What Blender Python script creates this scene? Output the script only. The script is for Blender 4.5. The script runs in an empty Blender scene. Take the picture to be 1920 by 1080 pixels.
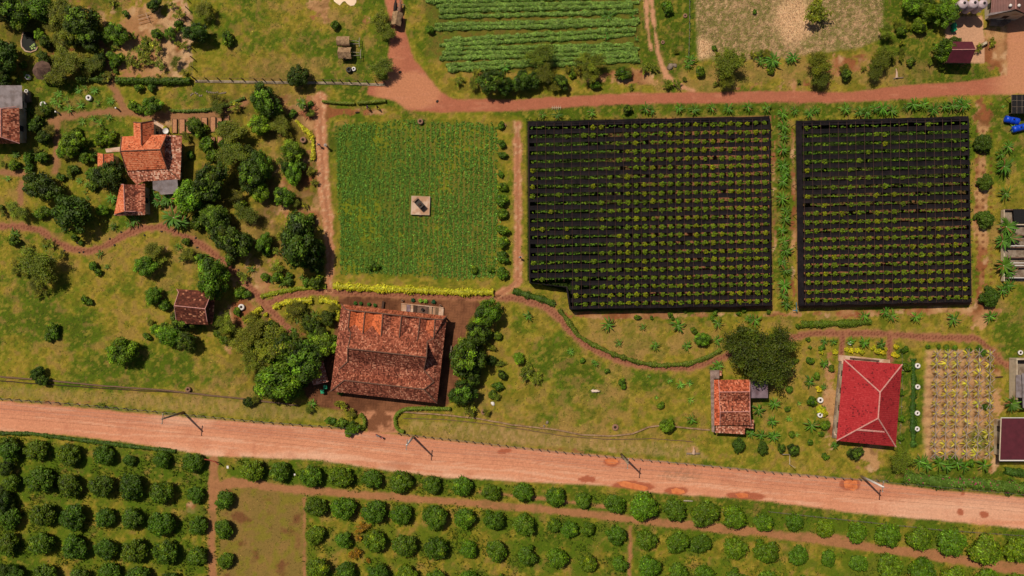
import bpy, bmesh, math, random
import numpy as np
from mathutils import Vector, Matrix
rng = np.random.default_rng(7); random.seed(7)
C = bpy.context.scene.collection
D = bpy.data
# ------------------------------------------------------------------ camera, sky, sun, exposure
H = 141.0; NX, NY = 970.0, 580.0             # camera height; ground point right under the drone
sc = bpy.context.scene
cd = D.cameras.new('camera'); cam = D.objects.new('camera', cd); C.objects.link(cam); sc.camera = cam
cam.location = ((NX-960)/10, (540-NY)/10, H)
cd.sensor_width = 36; cd.lens = 36*H/192.0; cd.clip_end = 3000
cd.shift_x = -cam.location.x/192.0; cd.shift_y = -cam.location.y/192.0
w = D.worlds.new('World'); sc.world = w; w.use_nodes = True
nt = w.node_tree; bg = nt.nodes['Background']; sky = nt.nodes.new('ShaderNodeTexSky')
sky.sky_type = 'NISHITA'; sky.sun_disc = False
SUN_EL = math.radians(59.5); SUN_AZ = math.radians(-45)       # sun up and to the left of the picture
sky.sun_elevation = SUN_EL; sky.sun_rotation = SUN_AZ; sky.altitude = 0; sky.dust_density = 2.0
nt.links.new(sky.outputs[0], bg.inputs[0]); bg.inputs[1].default_value = 0.05
sl = D.lights.new('sun', 'SUN'); sl.energy = 4.2; sl.angle = math.radians(0.5); sl.color = (1.0, 0.92, 0.75)
so = D.objects.new('sun', sl); C.objects.link(so)
sd = Vector((math.sin(SUN_AZ)*math.cos(SUN_EL), math.cos(SUN_AZ)*math.cos(SUN_EL), math.sin(SUN_EL)))
so.rotation_euler = sd.to_track_quat('Z', 'Y').to_euler(); so.location = (0, 0, 60)
sc.view_settings.view_transform = 'Standard'; sc.view_settings.look = 'None'
sc.view_settings.exposure = -0.1; sc.view_settings.gamma = 1.0
sc.render.engine = 'CYCLES'
sc.cycles.max_bounces = 4; sc.cycles.diffuse_bounces = 2; sc.cycles.transparent_max_bounces = 4

# ------------------------------------------------------------------ helpers
def P(px, py, z=0.0):                         # a point at height z standing where the map shows px, py
    k = 1 - z/H
    gx = NX+(px-NX)*k; gy = NY+(py-NY)*k
    return Vector(((gx-960)/10, (540-gy)/10, z))
def lin(v): v = v/255.0; return v/12.92 if v <= .04045 else ((v+.055)/1.055)**2.4
def col(r, g, b, k=1.0): return np.array([lin(r), lin(g), lin(b)])/1.25*k
def rgba(c): return (float(c[0]), float(c[1]), float(c[2]), 1.0)
THINGS = []                                   # (object, look, px, py) -> labels are made unique at the end
def setp(o, label, cat, group=None, kind=None):
    if label: o['label'] = label
    if cat: o['category'] = cat
    if group: o['group'] = group
    if kind: o['kind'] = kind
    return o
def empty(name, loc, rz=0, label=None, cat=None, group=None):
    o = D.objects.new(name, None); C.objects.link(o); o.location = loc; o.rotation_euler[2] = rz
    o.empty_display_size = .3
    return setp(o, label, cat, group)
def link(name, me, parent=None, loc=None, rz=0, mat=None):
    o = D.objects.new(name, me); C.objects.link(o)
    if parent: o.parent = parent
    if loc is not None: o.location = loc
    o.rotation_euler[2] = rz
    if mat is not None and not me.materials: me.materials.append(mat)
    return o
def npmesh(name, V, F, cols=None, mat=None, smooth=False, tint=None):
    V = np.asarray(V, np.float32); F = np.asarray(F, np.int32)
    me = D.meshes.new(name); n = F.shape[1]
    me.vertices.add(len(V)); me.vertices.foreach_set('co', V.ravel())
    me.loops.add(F.size); me.loops.foreach_set('vertex_index', F.ravel())
    me.polygons.add(len(F)); me.polygons.foreach_set('loop_start', np.arange(0, F.size, n, dtype=np.int32))
    try: me.polygons.foreach_set('loop_total', np.full(len(F), n, np.int32))
    except Exception: pass
    me.update(calc_edges=True)
    if smooth: me.polygons.foreach_set('use_smooth', np.ones(len(F), bool))
    if cols is not None:
        a = me.color_attributes.new('Col', 'FLOAT_COLOR', 'POINT')
        c4 = np.ones((len(V), 4), np.float32); c4[:, :3] = cols; a.data.foreach_set('color', c4.ravel())
    if mat: me.materials.append(mat)
    return me
class MB:                                     # a small mesh builder
    def __init__(s): s.v = []; s.f = []; s.m = []
    def add(s, vs, fs, m=0):
        b = len(s.v); s.v += [tuple(v) for v in vs]; s.f += [tuple(b+i for i in f) for f in fs]; s.m += [m]*len(fs); return s
    def box(s, x0, y0, z0, x1, y1, z1, m=0, M=None, taper=0):
        t = taper
        vs = [Vector(p) for p in ((x0,y0,z0),(x1,y0,z0),(x1,y1,z0),(x0,y1,z0),(x0+t,y0+t,z1),(x1-t,y0+t,z1),(x1-t,y1-t,z1),(x0+t,y1-t,z1))]
        if M is not None: vs = [M @ v for v in vs]
        return s.add(vs, [(3,2,1,0),(4,5,6,7),(0,1,5,4),(1,2,6,5),(2,3,7,6),(3,0,4,7)], m)
    def tube(s, pts, rad, n=8, m=0, cap=True):
        pts = [Vector(p) for p in pts]; rs = rad if isinstance(rad, (list, tuple)) else [rad]*len(pts)
        b = len(s.v)
        for i, p in enumerate(pts):
            d = (pts[min(i+1, len(pts)-1)]-pts[max(i-1, 0)]).normalized()
            u = d.cross(Vector((0,0,1)));
            if u.length < .05: u = Vector((1,0,0))
            u.normalize(); v = d.cross(u)
            for k in range(n):
                a = 2*math.pi*k/n; s.v.append(tuple(p+(u*math.cos(a)+v*math.sin(a))*rs[i]))
        for i in range(len(pts)-1):
            for k in range(n):
                k2 = (k+1) % n; s.f.append((b+i*n+k, b+i*n+k2, b+(i+1)*n+k2, b+(i+1)*n+k)); s.m.append(m)
        if cap:
            s.f.append(tuple(b+k for k in range(n))[::-1]); s.m.append(m)
            s.f.append(tuple(b+(len(pts)-1)*n+k for k in range(n))); s.m.append(m)
        return s
    def lathe(s, prof, n=20, m=0, cx=0, cy=0):
        b = len(s.v); k = len(prof)
        for i in range(n):
            a = 2*math.pi*i/n
            for (r, z) in prof: s.v.append((cx+r*math.cos(a), cy+r*math.sin(a), z))
        for i in range(n):
            j = (i+1) % n
            for q in range(k-1): s.f.append((b+i*k+q, b+j*k+q, b+j*k+q+1, b+i*k+q+1)); s.m.append(m)
        return s
    def mesh(s, name, mats=(), smooth=False):
        me = D.meshes.new(name); me.from_pydata(s.v, [], s.f)
        for t in (mats if isinstance(mats, (list, tuple)) else [mats]): me.materials.append(t)
        if any(s.m): me.polygons.foreach_set('material_index', s.m)
        if smooth: me.polygons.foreach_set('use_smooth', [True]*len(s.f))
        me.update(); return me
    def obj(s, name, mats=(), parent=None, loc=None, rz=0, smooth=False):
        return link(name, s.mesh(name, mats, smooth), parent, loc, rz)
def chi(parent, name, mb, mat, smooth=False, loc=None, rz=0):
    o = mb.obj(name, mat, parent, loc, rz, smooth); return o

# ------------------------------------------------------------------ materials
def mat(name, base=(.5,.5,.5), rough=.7, metal=0.0, noise=.25, nscale=6.0, bump=.2, spec=.3, tint2=None, tscale=.8, tthr=.5):
    m = D.materials.new(name); m.use_nodes = True; t = m.node_tree; N = t.nodes; L = t.links
    b = N['Principled BSDF']; b.inputs['Roughness'].default_value = rough; b.inputs['Metallic'].default_value = metal
    b.inputs['Specular IOR Level'].default_value = spec
    tc = N.new('ShaderNodeTexCoord')
    nz = N.new('ShaderNodeTexNoise'); nz.inputs['Scale'].default_value = nscale; nz.inputs['Detail'].default_value = 5
    L.new(tc.outputs['Object'], nz.inputs['Vector'])
    mr = N.new('ShaderNodeMapRange'); mr.inputs['To Min'].default_value = 1-noise; mr.inputs['To Max'].default_value = 1+noise
    mr.inputs['From Min'].default_value = .3; mr.inputs['From Max'].default_value = .7
    L.new(nz.outputs['Fac'], mr.inputs['Value'])
    mx = N.new('ShaderNodeMix'); mx.data_type = 'RGBA'; mx.blend_type = 'MULTIPLY'; mx.inputs['Factor'].default_value = 1
    if tint2 is not None:
        n2 = N.new('ShaderNodeTexNoise'); n2.inputs['Scale'].default_value = tscale; n2.inputs['Detail'].default_value = 6
        L.new(tc.outputs['Object'], n2.inputs['Vector'])
        m2 = N.new('ShaderNodeMapRange'); m2.inputs['From Min'].default_value = tthr-.08; m2.inputs['From Max'].default_value = tthr+.08
        L.new(n2.outputs['Fac'], m2.inputs['Value'])
        mm = N.new('ShaderNodeMix'); mm.data_type = 'RGBA'; mm.inputs['A'].default_value = rgba(base); mm.inputs['B'].default_value = rgba(tint2)
        L.new(m2.outputs[0], mm.inputs['Factor']); L.new(mm.outputs['Result'], mx.inputs['A'])
    else: mx.inputs['A'].default_value = rgba(base)
    L.new(mr.outputs[0], mx.inputs['B']); L.new(mx.outputs['Result'], b.inputs['Base Color'])
    if bump:
        bp = N.new('ShaderNodeBump'); bp.inputs['Strength'].default_value = bump; bp.inputs['Distance'].default_value = .03
        L.new(nz.outputs['Fac'], bp.inputs['Height']); L.new(bp.outputs[0], b.inputs['Normal'])
    return m
def mat_ground(name, stones=0.0):
    m = D.materials.new(name); m.use_nodes = True; t = m.node_tree; N = t.nodes; L = t.links
    b = N['Principled BSDF']; b.inputs['Roughness'].default_value = .95; b.inputs['Specular IOR Level'].default_value = .1
    at = N.new('ShaderNodeAttribute'); at.attribute_name = 'Col'
    tc = N.new('ShaderNodeTexCoord')
    def noise(s, d=4, r=.6):
        n = N.new('ShaderNodeTexNoise'); n.inputs['Scale'].default_value = s; n.inputs['Detail'].default_value = d
        n.inputs['Roughness'].default_value = r
        L.new(tc.outputs['Object'], n.inputs['Vector']); return n
    n1 = noise(2.6, 5, .7); n2 = noise(7.0, 3)
    mr = N.new('ShaderNodeMapRange'); mr.inputs['From Min'].default_value = .3; mr.inputs['From Max'].default_value = .7
    mr.inputs['To Min'].default_value = .72; mr.inputs['To Max'].default_value = 1.28
    ad = N.new('ShaderNodeMath'); ad.operation = 'ADD'; ad.inputs[1].default_value = 0
    m5 = N.new('ShaderNodeMix'); m5.inputs['Factor'].default_value = .45
    L.new(n1.outputs['Fac'], m5.inputs['A']); L.new(n2.outputs['Fac'], m5.inputs['B']); L.new(m5.outputs['Result'], mr.inputs['Value'])
    mx = N.new('ShaderNodeMix'); mx.data_type = 'RGBA'; mx.blend_type = 'MULTIPLY'; mx.inputs['Factor'].default_value = 1
    L.new(at.outputs['Color'], mx.inputs['A']); L.new(mr.outputs[0], mx.inputs['B']); L.new(mx.outputs['Result'], b.inputs['Base Color'])
    bp = N.new('ShaderNodeBump'); bp.inputs['Strength'].default_value = .5; bp.inputs['Distance'].default_value = .12
    L.new(m5.outputs['Result'], bp.inputs['Height']); L.new(bp.outputs[0], b.inputs['Normal'])
    return m
def mat_leaf(name, trans=.25, rough=.55):
    m = D.materials.new(name); m.use_nodes = True; t = m.node_tree; N = t.nodes; L = t.links
    b = N['Principled BSDF']; b.inputs['Roughness'].default_value = rough; b.inputs['Specular IOR Level'].default_value = .25
    at = N.new('ShaderNodeAttribute'); at.attribute_name = 'Col'
    oi = N.new('ShaderNodeObjectInfo')
    mx = N.new('ShaderNodeMix'); mx.data_type = 'RGBA'; mx.blend_type = 'MULTIPLY'; mx.inputs['Factor'].default_value = 1
    L.new(at.outputs['Color'], mx.inputs['A']); L.new(oi.outputs['Color'], mx.inputs['B'])
    L.new(mx.outputs['Result'], b.inputs['Base Color'])
    tr = N.new('ShaderNodeBsdfTranslucent'); L.new(mx.outputs['Result'], tr.inputs['Color'])
    ms = N.new('ShaderNodeMixShader'); ms.inputs[0].default_value = trans
    L.new(b.outputs[0], ms.inputs[1]); L.new(tr.outputs[0], ms.inputs[2]); L.new(ms.outputs[0], N['Material Output'].inputs['Surface'])
    return m
def mat_tile(name, ramp, ang=0.0, cw=.34, ch=.30, newcol=None, thr=.5, stain=.35):
    m = D.materials.new(name); m.use_nodes = True; t = m.node_tree; N = t.nodes; L = t.links
    b = N['Principled BSDF']; b.inputs['Roughness'].default_value = .85; b.inputs['Specular IOR Level'].default_value = .15
    tc = N.new('ShaderNodeTexCoord'); mp = N.new('ShaderNodeMapping'); mp.inputs['Rotation'].default_value = (0, 0, ang)
    mp.inputs['Scale'].default_value = (1, 1, 0)
    L.new(tc.outputs['Object'], mp.inputs['Vector'])
    dv = N.new('ShaderNodeVectorMath'); dv.operation = 'MULTIPLY'; dv.inputs[1].default_value = (1/cw, 1/ch, 0)
    L.new(mp.outputs[0], dv.inputs[0])
    fl = N.new('ShaderNodeVectorMath'); fl.operation = 'FLOOR'; L.new(dv.outputs[0], fl.inputs[0])
    wn = N.new('ShaderNodeTexWhiteNoise'); wn.noise_dimensions = '2D'; L.new(fl.outputs[0], wn.inputs['Vector'])
    n1 = N.new('ShaderNodeTexNoise'); n1.inputs['Scale'].default_value = 1.6; n1.inputs['Detail'].default_value = 4; L.new(mp.outputs[0], n1.inputs['Vector'])
    n0 = N.new('ShaderNodeTexNoise'); n0.inputs['Scale'].default_value = .35; n0.inputs['Detail'].default_value = 4; L.new(mp.outputs[0], n0.inputs['Vector'])
    a1 = N.new('ShaderNodeMath'); a1.operation = 'MULTIPLY_ADD'; a1.inputs[1].default_value = stain*1.6; L.new(n1.outputs['Fac'], a1.inputs[0])
    a0 = N.new('ShaderNodeMath'); a0.operation = 'MULTIPLY_ADD'; a0.inputs[1].default_value = .9; a0.inputs[2].default_value = -.45-stain*.8; L.new(n0.outputs['Fac'], a0.inputs[0])
    L.new(a0.outputs[0], a1.inputs[2])
    a2 = N.new('ShaderNodeMath'); a2.operation = 'ADD'; L.new(wn.outputs['Value'], a2.inputs[0]); L.new(a1.outputs[0], a2.inputs[1])
    cr = N.new('ShaderNodeValToRGB'); L.new(a2.outputs[0], cr.inputs[0])
    els = cr.color_ramp.elements
    while len(els) < len(ramp): els.new(.5)
    for e, (p, c) in zip(els, ramp): e.position = p; e.color = rgba(c)
    out = cr.outputs[0]
    if newcol is not None:
        at = N.new('ShaderNodeAttribute'); at.attribute_name = 'new'
        nm = N.new('ShaderNodeMix'); nm.data_type = 'RGBA'; L.new(at.outputs['Fac'], nm.inputs['Factor']); L.new(out, nm.inputs['A'])
        cr2 = N.new('ShaderNodeValToRGB'); L.new(a2.outputs[0], cr2.inputs[0])
        cr2.color_ramp.elements[0].position = .1; cr2.color_ramp.elements[0].color = rgba(newcol*.55)
        cr2.color_ramp.elements[1].position = .45; cr2.color_ramp.elements[1].color = rgba(newcol*1.15)
        L.new(cr2.outputs[0], nm.inputs['B']); out = nm.outputs['Result']
    L.new(out, b.inputs['Base Color'])
    wv = N.new('ShaderNodeTexWave'); wv.wave_type = 'BANDS'; wv.bands_direction = 'Y'; wv.inputs['Scale'].default_value = .9
    wv.inputs['Distortion'].default_value = .6; L.new(mp.outputs[0], wv.inputs['Vector'])
    ad = N.new('ShaderNodeMath'); ad.operation = 'ADD'; L.new(wv.outputs['Fac'], ad.inputs[0]); L.new(wn.outputs['Value'], ad.inputs[1])
    bp = N.new('ShaderNodeBump'); bp.inputs['Strength'].default_value = .5; bp.inputs['Distance'].default_value = .05
    L.new(ad.outputs[0], bp.inputs['Height']); L.new(bp.outputs[0], b.inputs['Normal'])
    return m
def mat_sheet(name, base, ang=0.0, scale=1.0, rough=.5, metal=.3, stain=None, along='X'):
    m = mat(name, base, rough, metal, .18, 1.2, 0, .4, tint2=stain, tscale=.9, tthr=.55)
    t = m.node_tree; N = t.nodes; L = t.links; b = N['Principled BSDF']
    tc = N.new('ShaderNodeTexCoord'); mp = N.new('ShaderNodeMapping'); mp.inputs['Rotation'].default_value = (0,0,ang); L.new(tc.outputs['Object'], mp.inputs[0])
    wv = N.new('ShaderNodeTexWave'); wv.bands_direction = along; wv.inputs['Scale'].default_value = scale; L.new(mp.outputs[0], wv.inputs['Vector'])
    bp = N.new('ShaderNodeBump'); bp.inputs['Strength'].default_value = .6; bp.inputs['Distance'].default_value = .05
    L.new(wv.outputs['Fac'], bp.inputs['Height']); L.new(bp.outputs[0], b.inputs['Normal'])
    return m
M_ground = mat_ground('earth_and_grass'); M_leaf = mat_leaf('foliage'); M_grass = mat_leaf('grass_blades', .3, .8)
M_bark = mat('bark', (.16,.11,.07), .9, noise=.4, nscale=9, bump=.6)
M_barkpale = mat('pale_bark', (.33,.27,.2), .9, noise=.4, nscale=9, bump=.6)
M_tile_old = mat_tile('weathered_clay_tiles', [(.05, col(92,48,36)), (.35, col(128,68,52)), (.65, col(156,88,68)), (.88, col(180,106,82)), (1.0, col(206,142,114))], ang=math.radians(6), cw=.22, ch=.24, stain=.6, newcol=col(208,108,66))
M_tile_or = mat_tile('orange_clay_tiles', [(.02, col(150,78,52)), (.2, col(208,106,70)), (.6, col(222,120,80)), (.95, col(234,146,106))], ang=math.radians(2), cw=.24, ch=.22, stain=.2, newcol=col(225,105,60))
M_tile_mot = mat_tile('mottled_clay_tiles', [(.1, col(124,70,54)), (.42, col(176,102,78)), (.7, col(212,134,106)), (.95, col(234,186,160))], cw=.26, ch=.24, stain=.5, newcol=col(215,95,50))
M_tile_small = mat_tile('mossy_clay_tiles', [(.1, col(100,54,42)), (.4, col(148,78,58)), (.7, col(184,100,74)), (.96, col(220,146,116))], cw=.24, ch=.24, stain=.6, newcol=col(225,100,58))
M_tile_brown = mat_tile('brown_clay_tiles', [(.2, col(82,42,32)), (.6, col(104,54,40)), (.93, col(126,68,52)), (.99, col(205,138,105))], ang=math.radians(5), stain=.15, newcol=col(120,55,40))
M_tile_red = mat_tile('red_cement_tiles', [(.02, col(124,34,38)), (.06, col(170,44,48)), (.7, col(180,48,52)), (.96, col(188,60,62))], ang=math.radians(7), cw=.22, ch=.24, stain=.15)
M_ridge = mat('ridge_mortar', col(120,85,70), .9, noise=.35, nscale=4)
M_ridgepale = mat('pale_ridge_mortar', col(215,150,140), .85, noise=.25, nscale=4)
M_wood = mat('weathered_timber', col(120,92,70), .85, noise=.35, nscale=8)
M_darkwood = mat('dark_timber', col(72,48,36), .8, noise=.35, nscale=8)
M_plaster = mat('pale_plaster', col(205,185,160), .9, noise=.12, nscale=2, tint2=col(170,140,110), tscale=.5, tthr=.6)
M_conc = mat('pale_concrete', col(216,182,160), .9, noise=.12, nscale=3, tint2=col(190,145,115), tscale=.6)
M_concgrey = mat('grey_concrete', col(150,132,116), .9, noise=.2, nscale=4, tint2=col(120,100,84), tscale=.8)
M_white = mat('white_paint', col(236,226,222), .6, noise=.08, nscale=5)
M_glass = mat('window_glass', (.03,.04,.05), .1, noise=.05, bump=0, spec=.6)
M_greysheet = mat_sheet('grey_metal_sheet', col(150,136,138), scale=2.2, stain=col(128,112,110))
M_purplesheet = mat_sheet('worn_purple_grey_sheet', col(152,128,138), scale=2.2, stain=col(128,100,108), along='Y')
M_maroon = mat_sheet('maroon_metal_sheet', col(96,32,44), scale=1.6, rough=.55, metal=.1)
M_brownroof = mat_sheet('brown_metal_sheet', col(122,78,72), scale=1.6, rough=.6, metal=.1)
M_thatch = mat('thatch', col(172,138,104), .95, noise=.35, nscale=10, bump=.9, tint2=col(140,108,80), tscale=1.5)
M_thatchgrey = mat('grey_thatch', col(122,92,78), .95, noise=.35, nscale=9, bump=.9, tint2=col(98,72,62), tscale=1.2)
M_greythatch = mat('pale_grey_thatch', col(156,130,120), .95, noise=.3, nscale=9, bump=.8, tint2=col(126,102,94), tscale=1.4)
M_palecon = mat('grey_stone_slab', col(168,148,124), .9, noise=.2, nscale=4, tint2=col(140,120,98), tscale=.8)
M_net = mat('black_shade_net', (.0090,.0066,.0082), .85, noise=.3, nscale=1.5, bump=.1, spec=.12, tint2=(.0135,.0095,.0110), tscale=.6)
M_black = mat('black_paint', (.012,.010,.010), .5, noise=.3)
M_blackmetal = mat('blackened_steel', (.022,.015,.013), .45, .4, noise=.4)
M_blue = mat('blue_plastic', (.005,.05,.5), .35, noise=.1, nscale=2)
M_greenpl = mat('green_plastic', (.01,.26,.12), .4, noise=.1)
M_tealpipe = mat('blue_pipe', col(50,130,160), .5, noise=.1)
M_whiteplastic = mat('white_plastic', col(225,200,205), .4, noise=.06, tint2=col(200,175,178), tscale=.8)
M_soil = mat('potting_soil', (.03,.018,.012), .95, noise=.4)
M_rubber = mat('rubber', (.02,.02,.02), .7)
M_poolwater = mat('dark_pond_water', (.003,.004,.003), .35, noise=.3, nscale=1, bump=.02, spec=.04)
M_mudwater = mat('muddy_water', col(222,180,140), .25, noise=.05, nscale=1, bump=.02)
M_puddle = mat('orange_puddle_water', col(228,134,82), .35, noise=.12, nscale=1.2, bump=.02, tint2=col(206,112,68), tscale=.7)
M_clay = mat('clay_pot', col(150,110,88), .85, noise=.25)
M_rope = mat('brown_cord', col(84,56,46), .8)
M_wire = mat('wire', (.25,.23,.22), .5, .3, noise=.1)

# ------------------------------------------------------------------ noise and painting tools for the ground colours
_lat = rng.random((256, 256)).astype(np.float32)
def vnoise(x, y, s, seed=0):
    x = x/s+seed*37.17; y = y/s+seed*91.7
    xi = np.floor(x).astype(int); yi = np.floor(y).astype(int); fx = x-xi; fy = y-yi
    fx = fx*fx*(3-2*fx); fy = fy*fy*(3-2*fy)
    a = _lat[xi & 255, yi & 255]; b = _lat[(xi+1) & 255, yi & 255]; c = _lat[xi & 255, (yi+1) & 255]; d = _lat[(xi+1) & 255, (yi+1) & 255]
    return (a*(1-fx)+b*fx)*(1-fy)+(c*(1-fx)+d*fx)*fy
def fbm(x, y, s, seed=0, o=4):
    t = 0; a = 1; w_ = 0
    for i in range(o): t = t+a*vnoise(x, y, s/2**i, seed+i*3); w_ += a; a *= .55
    return t/w_
def sm(v, a, b): t = np.clip((v-a)/(b-a), 0, 1); return t*t*(3-2*t)
def pdist(x, y, pts):                          # distance to a polyline, and the interpolated third value (width)
    best = np.full(x.shape, 1e9, np.float32); wv = np.zeros(x.shape, np.float32)
    for p, q in zip(pts[:-1], pts[1:]):
        ax, ay = p[0], p[1]; bx, by = q[0], q[1]; dx, dy = bx-ax, by-ay; l2 = dx*dx+dy*dy+1e-6
        t = np.clip(((x-ax)*dx+(y-ay)*dy)/l2, 0, 1); d = np.hypot(x-ax-t*dx, y-ay-t*dy)
        if len(p) > 2:
            wt = p[2]*(1-t)+q[2]*t; k = d < best; wv = np.where(k, wt, wv)
        best = np.minimum(best, d)
    return best, wv
def inpoly(x, y, pts):
    ins = np.zeros(x.shape, bool); n = len(pts); j = n-1
    for i in range(n):
        xi, yi = pts[i]; xj, yj = pts[j]
        c = ((yi > y) != (yj > y)) & (x < (xj-xi)*(y-yi)/((yj-yi) or 1e-9)+xi); ins ^= c; j = i
    return ins
def poly(x, y, pts, soft=3.0):
    pts = [tuple(p) for p in pts]
    d, _ = pdist(x, y, pts+[pts[0]]); s = np.where(inpoly(x, y, pts), d, -d)
    return sm(s, -soft, soft)
def blob(x, y, cx, cy, rx, ry=None, soft=.5):
    ry = ry or rx; return 1-sm(np.hypot((x-cx)/rx, (y-cy)/ry), 1-soft, 1+soft)
ROAD = [(-260,738),(0,752),(150,765),(300,778),(480,793),(680,808),(850,827),(1000,843),(1200,861),(1440,885),(1600,898),(1740,917),(1920,933),(2200,958),
        (2200,1020),(1920,992),(1750,975),(1600,962),(1440,940),(1340,932),(1230,925),(1130,910),(960,902),(830,895),(700,878),(600,862),(480,858),(400,855),(240,830),(130,817),(0,808),(-260,790)]
UROAD = [(2200,120),(1935,140),(1905,-160),(1890,40),(1888,142),(1800,154),(1700,159),(1600,172),(1440,171),(1200,174),(1080,180),(960,186),(850,186),(826,172),(800,140),(776,108),(760,60),(753,0),(748,-160),
         (715,-160),(721,0),(733,50),(730,90),(726,120),(730,150),(690,160),(690,178),(742,190),(765,207),(830,211),(960,208),(1080,201),(1200,195),(1440,192),(1560,193),(1680,187),(1800,179),(1920,176),(2200,190)]
PATHS = {
 'brick_path': [[(-60,425,13),(40,425,13),(75,432,13),(100,450,13),(130,466,13),(165,471,13),(200,460,13),(235,440,13),(270,427,13),(305,425,13),(340,440,13),(380,460,14),(420,490,14),(450,520,14),(480,550,14),(500,575,14),(530,602,12),(560,640,10),(590,670,10)],
                [(505,568,12),(540,554,13),(590,547,14),(640,548,14),(700,551,13),(760,553,12),(860,556,12),(930,557,13),(970,560,13),(1020,573,13),(1045,592,13),(1070,622,13),(1105,652,13),(1160,674,13),(1230,689,12),(1290,690,12),(1340,676,12),(1400,652,12),(1460,636,12),(1530,625,13),(1640,625,12),(1740,632,12),(1830,634,13),(1858,655,12),(1880,682,12),(1915,692,12)],
                [(1580,626,11),(1577,666,11)], [(1668,630,11),(1668,676,11)]],
 'footpath': [[(190,82,12),(203,120,12),(210,160,12),(225,190,12),(237,208,12)],
              [(92,226,11),(120,219,11),(160,214,11),(205,209,11),(260,212,10),(300,218,14),(360,218,14),(420,208,12),(460,192,10)],
              [(106,226,12),(104,320,12)], [(-30,323,10),(45,325,10)], [(40,345,11),(36,380,11)]],
 'sandy_lane': [[(600,185,22),(601,260,20),(606,340,20),(613,400,20),(619,470,18),(617,545,11)],
                [(970,232,13),(971,400,12),(971,528,13)], [(972,528,13),(930,556,11)]],
 'cart_track': [[(1208,-160,6),(1211,0,6),(1214,50,6),(1220,92,5)], [(1219,-160,6),(1221,0,6),(1228,60,6),(1236,112,6),(1248,140,7),(1268,158,8),(1300,171,8)]],
 'orchard_track': [[(400,862,16),(402,900,20),(397,960,17),(396,1010,17),(401,1240,18)], [(402,925,20),(425,905,20),(470,906,16),(520,915,14),(640,925,13),(800,937,13),(960,950,14),(1100,964,14),(1230,979,15),(1420,998,15),(1530,1012,16),(1640,1027,17),(1740,1040,18),(1920,1068,22),(2100,1100,24)],
                [(570,935,4),(571,1080,4),(571,1200,4)], [(1182,988,7),(1180,1080,5),(1180,1200,5)], [(900,922,5),(1040,938,5),(1150,952,5)], [(1500,1000,5),(1620,1010,5)]],
}
DRIVE = [(655,775),(700,770),(742,772),(740,800),(748,812),(690,812),(684,790),(672,778)]
YARD = [(636,548),(760,551),(890,556),(905,575),(880,600),(868,650),(862,700),(856,742),(835,765),(700,778),(600,764),(575,745),(560,700),(600,690),(625,640),(630,590)]
CYARD = [(1773,30),(1772,118),(1846,118),(1846,75),(1842,30)]
G_LUSH = col(84,106,20); G_MID = col(130,124,34); G_OL = col(154,132,46); G_DRY = col(182,146,84); G_DARK = col(56,70,14)
S_RED = col(152,88,58); S_TAN = col(196,146,102); S_PALE = col(226,182,142); S_BRN = col(112,74,44)
R_SAL = col(222,150,116); R_PALE = col(236,182,152); R_UP = col(180,108,82); R_PATH = col(160,104,78)
def blend(Cc, c, m): return Cc+(np.asarray(c)-Cc)*m[..., None]
NETL = [(987,226),(1446,217),(1449,579),(1072,584),(1063,548),(989,526)]
NETR = [(1491,226),(1817,220),(1823,572),(1495,578)]
# per-region tweaks: x, y, rx, ry, strength
LUSH = [(1700,60,50,90,1.4),(1770,140,60,25,1.2),(1250,60,40,80,.8),(1100,730,170,60,.45),(1050,660,60,60,.4),(440,40,90,60,.8),(600,120,120,50,.6),(690,60,60,90,.5),(120,190,90,40,.9),(150,240,70,40,.9),(60,600,90,60,.5),(300,700,160,40,.5),(560,880,400,30,.6),(180,900,200,120,.45),(1780,140,60,30,1.2),
        (1250,60,45,80,1.0),(1690,60,30,110,.8),(1150,190,600,10,.4),(1600,205,260,14,1.0),(1180,208,240,12,.9),(1690,760,30,90,1.2),(1900,330,40,140,.3),(1900,620,40,60,.8),(1300,600,260,18,.2),(1500,930,400,40,.7),
        (1700,960,300,30,.6),(1800,900,150,22,.6),(1880,220,40,20,1),(640,980,60,30,.3),(1300,1000,250,60,.5),(1440,780,50,50,.5),(800,30,30,80,.4),(730,900,200,12,.5),(1000,560,60,14,.6),(1470,400,20,190,1.2)]
DRY = [(540,60,80,60,.25),(1240,640,180,40,.5),(1050,770,200,45,.55),(1100,700,160,70,.3),(60,560,60,40,.25),(250,610,80,40,.4),(430,700,80,60,.3),(1000,820,260,20,.9),(1560,130,200,30,.8),(900,140,80,40,.4),(1300,150,120,25,.8),(480,970,80,90,.7),
       (300,745,260,14,.6),(620,1000,120,60,.35),(1000,1060,200,40,.25),(1850,720,30,80,.7),(1500,720,60,80,.25),(560,130,120,25,.5),(700,110,20,50,.4),(640,40,40,30,.6),(1540,600,120,20,.6),(1600,860,120,30,.4),(280,470,120,60,.3),(540,250,60,120,.5),(500,470,120,100,.5),(1870,480,30,90,.6),(1840,60,60,60,.6)]
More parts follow.
